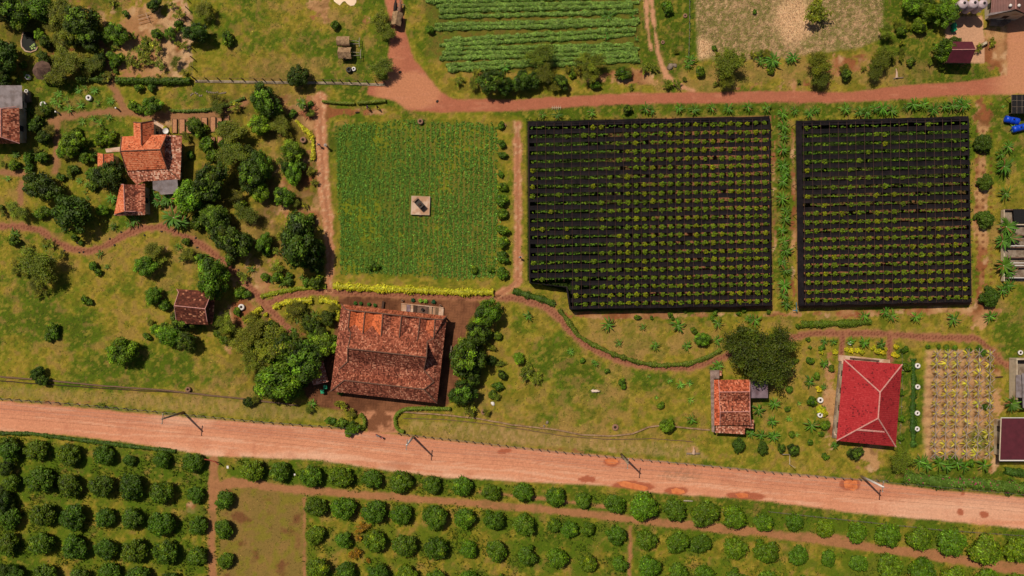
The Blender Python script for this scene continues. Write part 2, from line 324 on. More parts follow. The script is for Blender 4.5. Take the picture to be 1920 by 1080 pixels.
SOIL = [(270,70,75,85,.95),(340,60,22,80,.8),(150,10,40,30,.4),(20,75,45,14,.6),(110,90,60,20,.5),(545,190,60,16,.6),(520,300,60,80,.45),(500,400,90,40,.45),(580,400,20,180,.5),(640,210,110,8,.9),(590,215,40,30,1.0),(330,470,70,20,.3),(470,500,60,50,.4),(600,5,30,14,.5),(603,30,20,25,.8),
        (690,45,14,30,.6),(660,38,22,22,.4),(1145,145,60,14,.7),(1210,145,45,20,.6),(920,160,20,20,.5),(1590,118,60,22,.8),(1440,160,140,12,.5),(1160,595,90,6,.7),(1260,590,200,6,.7),(1560,590,130,7,.7),(1750,582,110,7,.6),(1060,585,60,12,.5),
        (1844,215,28,26,.8),(1840,400,14,190,.85),(1452,400,4,190,.7),(1487,400,6,190,.8),(1860,590,30,30,.4),(1830,590,20,30,.5),(1632,845,30,14,.9),(1632,875,35,20,.7),(1555,745,14,90,1.0),(1520,815,20,12,.2),(1300,845,12,10,.9),(1870,730,14,70,.6),(1865,850,14,60,.8),
        (1880,90,45,60,.8),(1915,100,30,80,1.0),(1030,845,240,5,.5),(120,757,200,5,.6),(425,905,30,20,.6),(365,895,16,12,.7),(362,948,14,14,.8),(690,980,14,60,.35),(640,1010,40,30,.2),(60,560,40,30,.25),(490,540,40,30,.4),(450,590,30,25,.8),(400,600,25,20,.5),(470,640,60,50,.45),(545,610,50,30,.5),
        (270,150,60,20,.3),(10,105,30,20,.6),(60,125,30,14,.5),(1070,55,40,8,.25),(1310,470,0.1,.1,0),(350,225,100,20,.7),(300,380,60,40,.4),(1045,707,20,16,.25),(1240,725,20,10,.3),(880,150,0.1,.1,0),(940,20,0.1,.1,0),(1100,690,0.1,.1,0),(470,1000,20,30,.5),(555,960,30,60,.25),(540,1050,40,30,.4)]
MASKS = {}
def paint(X, Y, store=None):
    X = X.astype(np.float64); Y = Y.astype(np.float64)
    Xw = X+7*(fbm(X, Y, 26, 1)-.5)+4*(fbm(X, Y, 8, 5, 2)-.5); Yw = Y+7*(fbm(X, Y, 26, 2)-.5)+4*(fbm(X, Y, 8, 6, 2)-.5)
    n_big = fbm(X, Y, 90, 3); n_mid = fbm(X, Y, 30, 4); n_sml = fbm(X, Y, 9, 8, 3); n_fin = fbm(X, Y, 4, 12, 2)
    lush = .9*(n_big-.5)+.7*(n_mid-.5)+.25*(n_sml-.5); dry = .8*(fbm(X, Y, 70, 21)-.5)+.9*(fbm(X, Y, 22, 22)-.5)+.25*(n_fin-.5); soil = -.62+1.1*(fbm(X, Y, 34, 31)-.5)+.9*(n_sml-.5)+.5*(n_fin-.5)
    for a in LUSH: lush = lush+a[4]*.5*blob(Xw, Yw, *a[:4], .6); soil = soil-.15*blob(Xw, Yw, *a[:4], .6)
    for a in DRY: dry = dry+a[4]*.7*blob(Xw, Yw, *a[:4], .6)
    for a in SOIL: soil = soil+a[4]*1.15*blob(Xw, Yw, *a[:4], .6)
    Cc = np.zeros(X.shape+(3,))+G_MID
    Cc = blend(Cc, G_OL, sm(dry, -.12, .2)); Cc = blend(Cc, G_LUSH, sm(lush-dry*.5, -.02, .34)); Cc = blend(Cc, G_DRY, sm(dry, .25, .7)*.8)
    Cc = blend(Cc, G_DARK, sm(lush-dry+.3*n_fin, .34, .75)*.4)
    tx = fbm(X, Y, 6, 15, 3); tx2 = fbm(X, Y, 13, 16, 3)
    Cc = blend(Cc, col(102,116,26), sm(tx, .54, .7)*.55); Cc = blend(Cc, col(174,150,62), sm(tx, .46, .32)*.5); Cc = blend(Cc, col(150,116,66), sm(tx2+.3*dry, .58, .74)*.55); Cc = blend(Cc, col(78,86,18), sm(tx2-.2*dry, .42, .3)*.45)
    Cc = Cc*(.86+.28*vnoise(X, Y, 2.6, 19))[..., None]
    sf = fbm(X, Y, 40, 41)
    sc_ = S_TAN+(S_RED-S_TAN)*sm(sf, .35, .65)[..., None]
    sc_ = blend(sc_, S_PALE*.92, blob(Xw, Yw, 330, 70, 42, 90, .4)*sm(fbm(X, Y, 16, 46), .35, .55)*.9); sc_ = blend(sc_, S_TAN, blob(Xw, Yw, 260, 90, 70, 80, .4)*.6); sc_ = blend(sc_, S_BRN, sm(fbm(X, Y, 14, 42), .52, .75)*.6); sc_ = blend(sc_, S_PALE, sm(fbm(X, Y, 18, 43), .58, .78)*.6)
    Cc = blend(Cc, sc_, sm(soil, -.05, .22)*.92)
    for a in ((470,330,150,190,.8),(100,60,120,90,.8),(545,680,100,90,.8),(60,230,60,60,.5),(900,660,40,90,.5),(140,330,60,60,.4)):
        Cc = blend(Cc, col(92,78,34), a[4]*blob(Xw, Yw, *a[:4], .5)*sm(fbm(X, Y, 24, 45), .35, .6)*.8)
    # orchard floor: weedy green between soil patches, left block greener
    orch = sm(Y-(815+X*.094), 0, 8)
    Cc = blend(Cc, G_LUSH*1.05, orch*sm(n_mid+.4*n_sml, .58, .82)*.75)
    bare = poly(Xw, Yw, [(412,918),(470,908),(568,930),(570,1200),(410,1200)], 5)
    Cc = blend(Cc, col(144,112,62), bare*.8); Cc = blend(Cc, G_MID, bare*sm(fbm(X, Y, 14, 53), .45, .65)*.6); Cc = blend(Cc, col(118,72,48), bare*sm(fbm(X, Y, 26, 51), .55, .75)*.8)
    vg = poly(Xw, Yw, [(770,786),(900,795),(1060,820),(1300,832),(1330,860),(1160,850),(900,824),(760,808)], 4)
    vg = np.maximum(vg, poly(Xw, Yw, [(-40,722),(120,732),(400,748),(640,770),(640,792),(480,784),(300,768),(0,742),(-40,740)], 4)*.7)
    vs_ = sm(fbm(X, Y*.5, 4, 48, 3), .3, .7)
    Cc = blend(Cc, col(184,146,98)+(col(140,124,58)-col(184,146,98))*vs_[..., None], vg*.6)
    # the mid field with crop rows, and the long-bed field at the top
    mid = poly(Xw, Yw, [(628,240),(740,225),(928,236),(932,518),(870,524),(760,515),(640,512)], 4)
    Cc = blend(Cc, col(86,106,30), mid*.8); Cc = blend(Cc, col(126,130,28), mid*sm(fbm(X, Y, 46, 52), .5, .68)*.85); Cc = blend(Cc, col(74,104,30), mid*sm(fbm(X, Y, 7, 56, 2), .55, .7)*.6)
    rw = .5+.5*np.cos(2*np.pi*(X+.02*Y-628)/9.2)
    Cc = blend(Cc, col(134,112,56), mid*sm(rw, .6, 1)*.75*sm(X, 650, 830))
    top = poly(Xw, Yw, [(800,-160),(1200,-160),(1200,122),(1130,135),(1000,132),(860,134),(838,118),(798,104),(808,60),(796,20)], 5)
    Cc = blend(Cc, col(106,94,40), top*.75); Cc = blend(Cc, col(96,112,32), top*sm(n_sml, .45, .65)*.7)
    # stubble field
    st = poly(Xw, Yw, [(1294,-160),(1652,-160),(1655,70),(1600,92),(1500,104),(1440,112),(1310,112)], 5)
    stc = col(190,158,114)+(col(134,128,66)-col(190,158,114))*sm(fbm(X, Y, 7, 61, 3)+.35*n_big, .52, .74)[..., None]
    stc = blend(stc, S_PALE*1.05, sm(fbm(X, Y, 3.5, 62, 2), .58, .78)*.8)
    stc = stc*.88; stc = blend(stc, S_PALE*1.12, np.maximum(blob(Xw, Yw, 1490, 35, 38, 42, .4), blob(Xw, Yw, 1315, 92, 20, 22, .4))*.8)
    Cc = blend(Cc, stc, st)
    # soil under the nets
    net = np.maximum(poly(X, Y, NETL, 2), poly(X, Y, NETR, 2))
    nc = col(150,100,70)+(col(46,60,20)-col(150,100,70))*np.clip(sm(1260-X+200*(n_mid-.5), -60, 160)+(X > 1480)*sm(430-Y+160*(n_mid-.5), -60, 120), 0, 1)[..., None]
    Cc = blend(Cc, nc, net)
    px_ = np.minimum(np.minimum(np.abs(X-1832), np.abs(X-1843)), np.abs(X-1858)); py_ = np.abs(((Y-200) % 13)-6.5)
    Cc = blend(Cc, col(112,64,38), (1-sm(np.hypot(px_, py_), 2, 4))*sm(n_mid+.3*n_sml, .5, .62)*(Y > 235)*(Y < 580)*.8)
    # trellis plot
    tr = poly(Xw, Yw, [(1737,657),(1848,655),(1857,790),(1855,862),(1732,862),(1733,760)], 4)
    Cc = blend(Cc, col(196,150,108), tr*.9); Cc = blend(Cc, G_LUSH, tr*blob(Xw, Yw, 1835, 825, 26, 22, .3)*.8)
    Cc = blend(Cc, col(160,112,76), tr*sm(n_sml, .5, .7)*.6)
    # paved court of the big hall
    yard = poly(Xw*.3+X*.7, Yw*.3+Y*.7, YARD, 3); yc = col(112,70,48)+(col(142,92,64)-col(112,70,48))*sm(n_mid, .4, .65)[..., None]
    gx = np.minimum(np.abs(((X*.98+Y*.1) % 5.5)-2.75), np.abs(((Y*.98-X*.1) % 5.5)-2.75)); yc = blend(yc, yc*.72, 1-sm(gx, 0, 1.3))
    drive = poly(Xw*.3+X*.7, Yw*.3+Y*.7, DRIVE, 2.5); dc = col(196,134,100)+(col(132,84,58)-col(196,134,100))*sm(fbm(X, Y, 12, 71), .45, .65)[..., None]
    Cc = blend(Cc, yc, yard); Cc = blend(Cc, dc, drive)
    cy = poly(X, Y, CYARD, 1.0); Cc = blend(Cc, col(206,156,124)*(.85+.3*n_mid[..., None]), cy)
    gl = poly(Xw, Yw, [(1903,30),(2200,20),(2200,130),(1903,130)], 4); Cc = blend(Cc, col(176,146,124), gl*.8)
    # small paths
    ms = {}
    for nm, ls in PATHS.items():
        tot = np.zeros(X.shape)
        for ln in ls:
            d, wd = pdist(Xw*.45+X*.55, Yw*.45+Y*.55, ln)
            Cc = blend(Cc, col(172,120,80), (1-sm(d-wd/2, -2, 7))*sm(n_sml+.4*n_mid, .5, .8)*.7) if nm in ('brick_path','footpath','sandy_lane') else Cc
            m_ = 1-sm(d-wd/2-5*(n_sml-.5)-6*(n_mid-.5), -2.5, 2.5); tot = np.maximum(tot, m_)
            if nm == 'brick_path':
                d2, _ = pdist(X, Y, ln)
                c_ = R_PATH*(.85+.3*n_sml[..., None]); pat = sm(np.sin((X*.9+Y*.45)*.95)*np.cos((Y-X*.35)*.55)+.4*n_fin, .15, .7)
                c_ = blend(c_, col(112,60,44), pat*(1-sm(d2, 3, 5.5))*.8); c_ = blend(c_, col(186,124,92), sm(np.abs(d2-5.5), 2, .5)*.35)
            elif nm == 'footpath': c_ = col(160,112,78)*(.85+.3*n_sml[..., None])
            elif nm == 'sandy_lane': c_ = blend(col(196,134,98)*(.85+.3*n_sml[..., None]), S_PALE, sm(n_fin+.2*n_sml, .68, .85)*.6); c_ = blend(c_, col(140,84,58), sm(np.abs(d-1), 3, 1)*.4)
            elif nm == 'cart_track': c_ = col(206,148,112)*(.9+.2*n_sml[..., None])
            else: c_ = col(172,118,80)*(.85+.3*n_sml[..., None]); c_ = blend(c_, col(132,104,58), sm(fbm(X, Y, 16, 77), .55, .7)*.5)
            Cc = Cc+(c_-Cc)*m_[..., None]
        ms[nm] = tot
    # upper road
    ur = poly(Xw*.6+X*.4, Yw*.6+Y*.4, UROAD, 2.5)
    uc = R_UP*(.9+.2*n_sml[..., None]); uc = blend(uc, col(208,140,102), sm(blob(Xw, Yw, 765, 170, 60, 34, .5)+.5*(n_mid-.5), .2, .7)*.75)
    uc = blend(uc, col(212,150,110), sm(X, 1840, 1900)*.7); uc = blend(uc, col(206,132,98), sm(770-X, 0, 40)*sm(150-Y, 0, 30)*.4)
    uc = blend(uc, col(208,140,110), sm(fbm(X*.2, Y, 5, 82), .6, .75)*.35)
    Cc = Cc+(uc-Cc)*ur[..., None]
    # main road with long wheel streaks, pale verges, wet patches
    mr = poly(Xw*.5+X*.5, Yw*.5+Y*.5, ROAD, 2.5)
    v = (Y-(762+X*.0945)-0)+9*(fbm(X, Y, 180, 93, 2)-.5)+3*(fbm(X, Y, 40, 94, 2)-.5)                         # distance down from the upper edge
    streak = fbm(X*.05, v, 5, 91, 3); rc = R_SAL*(.93+.14*n_mid[..., None]); rc = blend(rc, col(210,136,104), sm(streak, .48, .7)*.4); rc = blend(rc, R_PALE, sm(fbm(X*.04+9, v, 4, 92, 2), .6, .75)*.5)
    rc = blend(rc, col(194,120,92), sm(16-v, 0, 14)*.35); rc = blend(rc, R_PALE*1.02, sm(v, 38, 54)*sm(n_mid+.3*n_sml, .45, .8)*.8)
    rc = blend(rc, R_PALE, blob(Xw, Yw, 345, 785, 60, 12, .5)*.5); rc = blend(rc, R_PALE*1.04, blob(Xw, Yw, 560, 857, 90, 10, .5)*.7); rc = blend(rc, R_PALE, blob(Xw, Yw, 1800, 955, 160, 22, .5)*.6)
    wet = np.zeros(X.shape)
    for a in [(1147,866,14,7),(1100,899,15,6),(1185,912,42,9),(1268,921,22,7),(1398,930,36,8),(1594,909,20,12),(1801,960,7,7),(1845,965,10,7),(945,846,14,5),(1805,927,3,4),(1880,885,0.1,.1)]: wet = np.maximum(wet, blob(Xw, Yw, *a[:4], .12))
    rc = rc*(.93+.14*vnoise(X, Y, 3, 95))[..., None]; rc = blend(rc, col(196,124,96), sm(fbm(X, Y, 22, 96), .6, .78)*.4); rc = blend(rc, col(178,98,70), wet*.95); rc = blend(rc, col(150,112,84), blob(Xw, Yw, 1277, 892, 36, 13, .4)*sm(n_fin, .4, .6)*.45); rc = blend(rc, col(176,112,88), blob(Xw, Yw, 745, 872, 25, 8, .5)*.4)
    Cc = Cc+(rc-Cc)*mr[..., None]
    # stepped dry terrace lines beside the road
    if store is not None: store.update(ms); store.update(main=mr, upper=ur, yard=yard, drive=drive, cyard=cy, net=net, mid=mid, top=top, st=st, soil=soil, lush=lush, dry=dry, bare=bare, tr=tr, orch=orch)
    return Cc*.97
step = .25
xs = np.concatenate([[-1500,-900,-500,-300,-200,-150,-125], np.arange(-110, 110.01, step), [125,150,200,300,500,900,1500]])
ys = np.concatenate([[-1500,-900,-500,-300,-200,-140,-90], np.arange(-66, 66.01, step), [90,140,200,300,500,900,1500]])
GX, GY = np.meshgrid(xs, ys, indexing='ij'); PX = GX*10+960; PY = 540-GY*10
COLS = paint(PX, PY, MASKS)
nx, ny = GX.shape
relief = (fbm(PX, PY, 30, 99)-.5)*.12*(1-np.maximum(MASKS['main'], MASKS['upper']))
flat = np.maximum(np.maximum(MASKS['net'], MASKS['cyard']), MASKS['yard'])
GZ = relief*(1-flat)-.03*np.ones_like(relief)
for ci_, (xa_, xb_) in enumerate([(1738,1734),(1758,1754),(1777,1773),(1797,1793),(1817,1813),(1837,1833)]):
    for ri_, y_ in enumerate([668,686,705,723,741,760,778,797,816,835,853]):
        GZ = GZ+.42*blob(PX, PY, xa_+(xb_-xa_)*ri_/10+6, y_-3, 8, 6.5, .55)
VG = np.stack([GX, GY, GZ], -1).reshape(-1, 3)
idx = np.arange(nx*ny).reshape(nx, ny)
FG = np.stack([idx[:-1, :-1], idx[1:, :-1], idx[1:, 1:], idx[:-1, 1:]], -1).reshape(-1, 4)
g = link('ground', npmesh('ground', VG, FG, COLS.reshape(-1, 3), M_ground, smooth=True)); g['kind'] = 'structure'
def sheet(name, m, dz=.008, sub=None):
    mk = m > .5
    if sub is not None: mk = mk & sub
    q = mk[:-1, :-1] & mk[1:, :-1] & mk[1:, 1:] & mk[:-1, 1:]
    Fs = FG.reshape(nx-1, ny-1, 4)[q]
    if not len(Fs): return
    u, inv = np.unique(Fs, return_inverse=True)
    V = VG[u].copy(); V[:, 2] += dz
    o = link(name, npmesh(name, V, inv.reshape(-1, 4), COLS.reshape(-1, 3)[u], M_ground, smooth=True)); o['kind'] = 'structure'
    return o
sheet('dirt_road', MASKS['main'], .016)
sheet('farm_road', MASKS['upper'], .012)
for k in PATHS: sheet(k, MASKS[k], .008)
sheet('courtyard', MASKS['yard'], .006); sheet('driveway', MASKS['drive'], .01); sheet('concrete_yard', MASKS['cyard'], .02)

# ------------------------------------------------------------------ foliage kits
ICO_V = None
def ico():
    global ICO_V, ICO_F
    if ICO_V is None:
        bm = bmesh.new(); bmesh.ops.create_icosphere(bm, subdivisions=2, radius=1)
        ICO_V = np.array([v.co[:] for v in bm.verts]); bm.verts.ensure_lookup_table()
        ICO_F = np.array([[v.index for v in f.verts] for f in bm.faces]); bm.free()
    return ICO_V, ICO_F
def unit(a): return a/np.maximum(np.linalg.norm(a, axis=-1, keepdims=True), 1e-6)
def leafquads(p, nrm, L, W, R):
    n = len(p); nrm = unit(nrm); t = unit(np.cross(nrm, unit(R.normal(size=(n, 3)))+1e-3)); b = np.cross(nrm, t)
    L = np.broadcast_to(L, (n,))[:, None]; W = np.broadcast_to(W, (n,))[:, None]
    V = np.stack([p-t*L, p+b*W-t*L*.1, p+t*L-nrm*L*.25, p-b*W-t*L*.1], 1).reshape(-1, 3)
    F = np.arange(4*n).reshape(-1, 4); return V, F
def crown_mesh(name, seed, lumps, nleaf, leaf, base, hc, vs=.7, spread=.62, lr=(.26,.42), var=.28, core=True, yel=.1, aspect=.55, minz=-.35, cs_=.76):
    R = np.random.default_rng(seed)
    a = R.uniform(0, 2*np.pi, lumps); z = R.uniform(minz, 1, lumps); s = np.sqrt(1-z*z)
    cs = np.stack([np.cos(a)*s, np.sin(a)*s, z], 1)*R.uniform(.75, 1.1, (lumps, 1))*spread
    rs = R.uniform(*lr, lumps)
    cs = np.concatenate([[[0, 0, 0]], cs]); rs = np.concatenate([[spread*.85], rs])
    hue = R.normal(0, var, len(rs)); yl = R.uniform(0, 1, len(rs)) < yel
    k = R.choice(len(rs), nleaf*2, p=rs**2/np.sum(rs**2)); d = unit(R.normal(size=(nleaf*2, 3))+[0, 0, .35])
    p = cs[k]+d*(rs[k]*(R.uniform(.80, 1.12, nleaf*2)+.22*(R.random(nleaf*2) < .10)))[:, None]
    dist = np.linalg.norm(p[:, None]-cs[None], axis=2)/rs[None]; dist[np.arange(len(k)), k] = 9
    ok = dist.min(1) > .8; p = p[ok][:nleaf]; d = d[ok][:nleaf]; k = k[ok][:nleaf]; n = len(p)
    V, F = leafquads(p, d+R.normal(size=(n, 3))*.45+[0, 0, .35], leaf*R.uniform(.7, 1.3, n), leaf*aspect*R.uniform(.7, 1.2, n), R)
    br = np.exp(hue[k]+R.normal(0, .34, n)); c = base[None]*br[:, None]
    c = np.where(yl[k][:, None], c*[1.7, 1.35, .8], c); c = c*(1+R.normal(0, .08, (n, 3)))
    cc = np.repeat(c, 4, 0)
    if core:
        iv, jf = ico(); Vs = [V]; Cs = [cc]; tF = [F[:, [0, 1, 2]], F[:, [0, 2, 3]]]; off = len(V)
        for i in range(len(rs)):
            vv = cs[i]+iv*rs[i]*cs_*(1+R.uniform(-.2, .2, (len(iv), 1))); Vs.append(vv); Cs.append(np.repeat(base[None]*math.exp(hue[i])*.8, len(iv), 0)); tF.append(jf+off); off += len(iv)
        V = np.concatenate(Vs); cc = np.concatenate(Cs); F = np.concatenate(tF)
    V = V*[1, 1, vs]; V[:, 2] += hc
    return npmesh(name, V, F, np.clip(cc, 0, 1), M_leaf)
def feather_mesh(name, seed, nleaf, leaf, base, hc, vs=.6, nb=16, rad=1.0):
    R = np.random.default_rng(seed); P_ = []
    per = nleaf//nb; ends = []
    for i in range(nb):
        a = R.uniform(0, 2*np.pi); l = R.uniform(.45, 1.0)*rad; e = R.uniform(-.1, .9)
        end = np.array([math.cos(a)*l*math.cos(e), math.sin(a)*l*math.cos(e), math.sin(e)*l*1.0]); ends.append(end)
        t = R.uniform(.25, 1, per)**.7; q = end[None]*t[:, None]+R.normal(size=(per, 3))*.10*rad; P_.append(q)
    p = np.concatenate(P_); n = len(p); kk = np.repeat(np.arange(nb), per); hue = R.normal(0, .32, nb)
    V, F = leafquads(p, R.normal(size=(n, 3))*.6+[0, 0, 1], leaf*R.uniform(.6, 1.3, n), leaf*.4*R.uniform(.7, 1.3, n), R)
    c = base[None]*np.exp(hue[kk]+R.normal(0, .25, n))[:, None]*(1+R.normal(0, .08, (n, 3)))
    V = V*[1, 1, vs]; V[:, 2] += hc
    return npmesh(name, V, F, np.clip(np.repeat(c, 4, 0), 0, 1), M_leaf), ends
def trunk_mesh(name, h, r, seed, spread=.5, nb=5, vs=.7, m=None, ends=None):
    R = random.Random(seed); b = MB(); top = h
    b.tube([(0, 0, -.1), (R.uniform(-.03, .03), R.uniform(-.03, .03), h*.5), (0, 0, h*.8)], [r*1.3, r, r*.75], 7)
    if ends is None:
        ends = []
        for i in range(nb):
            a = 2*math.pi*i/nb+R.uniform(-.4, .4); ends.append((math.cos(a)*spread, math.sin(a)*spread, R.uniform(.1, .5)))
    for e in ends:
        ez = h+e[2]*vs
        b.tube([(0, 0, h*.72), (e[0]*.5, e[1]*.5, (h*.72+ez)/2+.04), (e[0]*.92, e[1]*.92, ez)], [r*.55, r*.35, r*.12], 5)
    return b.mesh(name, m or M_bark)
GM = col(88,118,18, 1.05); GB = col(100,130,20, 1.0); GDk = col(70,92,16, 1.0); GF = col(116,124,24, 1.0); GY_ = col(190,180,30, 1.15)
KIT = {}
def kit(key, name, variants): KIT[key] = (name, variants)
vm = []
for i in range(7):
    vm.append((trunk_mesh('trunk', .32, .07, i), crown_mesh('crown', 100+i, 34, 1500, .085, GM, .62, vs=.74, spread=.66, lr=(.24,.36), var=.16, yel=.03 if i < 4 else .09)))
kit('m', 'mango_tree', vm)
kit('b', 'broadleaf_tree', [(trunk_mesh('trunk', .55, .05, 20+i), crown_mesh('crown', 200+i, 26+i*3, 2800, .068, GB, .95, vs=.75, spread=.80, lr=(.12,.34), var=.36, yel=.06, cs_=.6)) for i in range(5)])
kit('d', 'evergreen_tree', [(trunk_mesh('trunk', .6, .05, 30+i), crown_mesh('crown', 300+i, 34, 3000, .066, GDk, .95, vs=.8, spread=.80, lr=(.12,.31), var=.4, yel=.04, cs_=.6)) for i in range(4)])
fv = []
for i in range(5):
    cm, en = feather_mesh('crown', 400+i, 5200, .05, GF, .9, nb=34); fv.append((trunk_mesh('trunk', .8, .035, 40+i, ends=en[:12], vs=.6, m=M_barkpale), cm))
kit('f', 'feathery_tree', fv)
sv = []
for i in range(4):
    cm, en = feather_mesh('crown', 450+i, 700, .10, GF*1.1, .7, nb=14); sv.append((trunk_mesh('stems', .5, .03, 50+i, ends=en[:9], vs=.6, m=M_barkpale), cm))
kit('e', 'sparse_shrub', sv)
kit('s', 'garden_shrub', [(trunk_mesh('stems', .35, .05, 60+i), crown_mesh('foliage', 500+i, 12, 420, .16, GM*1.05, .6, vs=.8, spread=.58, var=.25)) for i in range(4)])
kit('o', 'clipped_dome_shrub', [(trunk_mesh('stems', .35, .05, 70+i), crown_mesh('foliage', 600+i, 40, 2000, .07, GDk*1.25, .5, vs=.75, spread=.74, lr=(.2,.26), var=.06, yel=0)) for i in range(2)])
kit('y', 'yellow_shrub', [(trunk_mesh('stems', .35, .05, 80+i), crown_mesh('foliage', 650+i, 12, 420, .17, GY_, .55, vs=.8, spread=.58, var=.2, yel=0)) for i in range(3)])
def star_mesh(seed, n, L, W, base, rise=.9, droop=1.6, z0=.5, seg=6, var=.25, cup=.12, old=0.0):
    R = random.Random(seed); V = []; F = []; Cc = []
    for i in range(n):
        a = 2*math.pi*i/n*1.0+R.uniform(-.35, .35)+(i % 2)*.3; l = L*R.uniform(.6, 1.1); r = rise*R.uniform(.5, 1.3); w_ = W*R.uniform(.75, 1.2)
        f = math.exp(R.gauss(0, var)); c = base*f*np.array([R.uniform(.9, 1.15), 1, R.uniform(.7, 1.3)])
        if R.random() < old: c = col(150,110,60)*R.uniform(.7, 1.1)
        b = len(V)
        for s in range(seg+1):
            t = s/seg; el = r-droop*t*t
            x = l*t*(1-.15*t); z = z0+l*(r*.8*t-droop*.42*t*t); ww = w_*math.sin(math.pi*min(1, .08+t*.92))**.6*(1 if s < seg else .15)
            ca, sa = math.cos(a+.2*t), math.sin(a+.2*t)
            for sgn in (-1, 0, 1):
                V.append((ca*x-sa*ww*sgn, sa*x+ca*ww*sgn, max(.02, z-cup*abs(sgn)*w_*2))); Cc.append(c*(1.0 if sgn else 1.25))
        for s in range(seg):
            for q in (0, 1): F.append((b+s*3+q, b+s*3+q+1, b+s*3+q+4, b+s*3+q+3))
    return npmesh('leaves', np.array(V), np.array(F), np.clip(np.array(Cc), 0, 1), M_leaf, smooth=True)
def stem_mesh(h, r, seed):
    return MB().tube([(0,0,-.05),(0,0,h*.5),(0,0,h)], [r*1.2, r, r*.6], 8).mesh('stem', M_barkpale)
GBA = col(84,126,32, 1.0)
kit('n', 'banana_plant', [(stem_mesh(.42, .06, i), star_mesh(700+i, 20+i % 5, .98, .05, GBA*[1, 1, .9], z0=.4, rise=.95, old=.08)) for i in range(6)])
kit('p', 'young_palm', [(stem_mesh(.25, .05, i), star_mesh(720+i, 16, .98, .06, GDk*1.5, z0=.25, rise=.8, droop=1.3)) for i in range(4)])
kit('a', 'spiky_plant', [(stem_mesh(.15, .05, i), star_mesh(740+i, 20, .98, .045, col(112,156,56, 1.1), z0=.15, rise=1.0, droop=.9, old=.08)) for i in range(4)])
kit('t', 'banana_clump', [(MB().tube([(0,0,-.05),(.02,.03,.3),(0,0,.5)], [.05,.05,.04], 8).tube([(.25,.1,-.05),(.3,.1,.45)], [.045,.03], 7).tube([(-.22,-.15,-.05),(-.26,-.2,.4)], [.045,.03], 7).mesh('stems', M_barkpale), star_mesh(760+i, 42, .95, .055, GBA*[.85,.85,.9], z0=.45, rise=1.1, old=.06)) for i in range(3)])
LOOK = {'m': ('round dark green mango tree', 'tree', 'mango trees of the orchard'), 'b': ('bright green leafy tree', 'tree', 'leafy garden trees'), 'd': ('dark green dense tree', 'tree', 'dense dark garden trees'),
        'f': ('feathery olive green tree', 'tree', 'feathery thin-leaved trees'), 'e': ('thin olive shrub with bare twigs', 'shrub', 'thin twiggy shrubs'), 's': ('small green leafy shrub', 'shrub', 'green garden shrubs'),
        'o': ('smooth rounded dark green shrub', 'shrub', 'rounded shrubs beside the net garden'), 'y': ('bright yellow leaved shrub', 'shrub', 'yellow leaved shrubs'),
        'n': ('star shaped green banana plant', 'plant', 'banana plants of the gardens'), 'p': ('dark green young palm', 'palm', 'young palms of the gardens'), 'a': ('small spiky pale green plant', 'plant', 'small spiky plants'), 't': ('broad clump of banana leaves', 'plant', 'clumps of banana leaves')}
HK = {'m': .62, 'b': .95, 'd': .95, 'f': .9, 'e': .7, 's': .6, 'o': .5, 'y': .55, 'n': .4, 'p': .25, 'a': .15, 't': .5}
cnt = {}
SZ = {'n': 1.36, 'a': 1.15, 't': 1.12, 'b': 1.0, 'd': 1.0, 'f': .98}
def put(k, px, py, r, tint=None, hs=1.0, look=None, where=None, name=None, sx=1.0, nosq=False):
    nm, vs = KIT[k]; i = cnt.get(k, 0); cnt[k] = i+1
    tr, cr = vs[(i*5+int(px)) % len(vs)]; R = r/10.0*SZ.get(k, 1)
    zc = HK[k]*R*hs; loc = P(px, py, zc); loc.z = 0
    e = empty(name or nm, loc, random.uniform(0, 6.28)); q_ = random.uniform(.82, 1.2) if (k in 'bdfse' and not nosq) else 1.0; e.scale = (R*sx*q_, R/q_, R*hs)
    if tint is None: v = random.gauss(1, .12); tint = (v*random.uniform(.88, 1.15), v, v*random.uniform(.8, 1.2))
    a = link(tr.name.split('.')[0], tr, e); b = link(cr.name.split('.')[0], cr, e); b.color = (*tint, 1)
    lk, cat, grp = LOOK[k]; setp(e, None, cat, grp)
    THINGS.append((e, look or lk, px, py, where)); return e
def many(k, s, **kw):
    for t in s.split(';'):
        v = [float(q) for q in t.split(',')]; put(k, v[0], v[1], v[2], **kw)

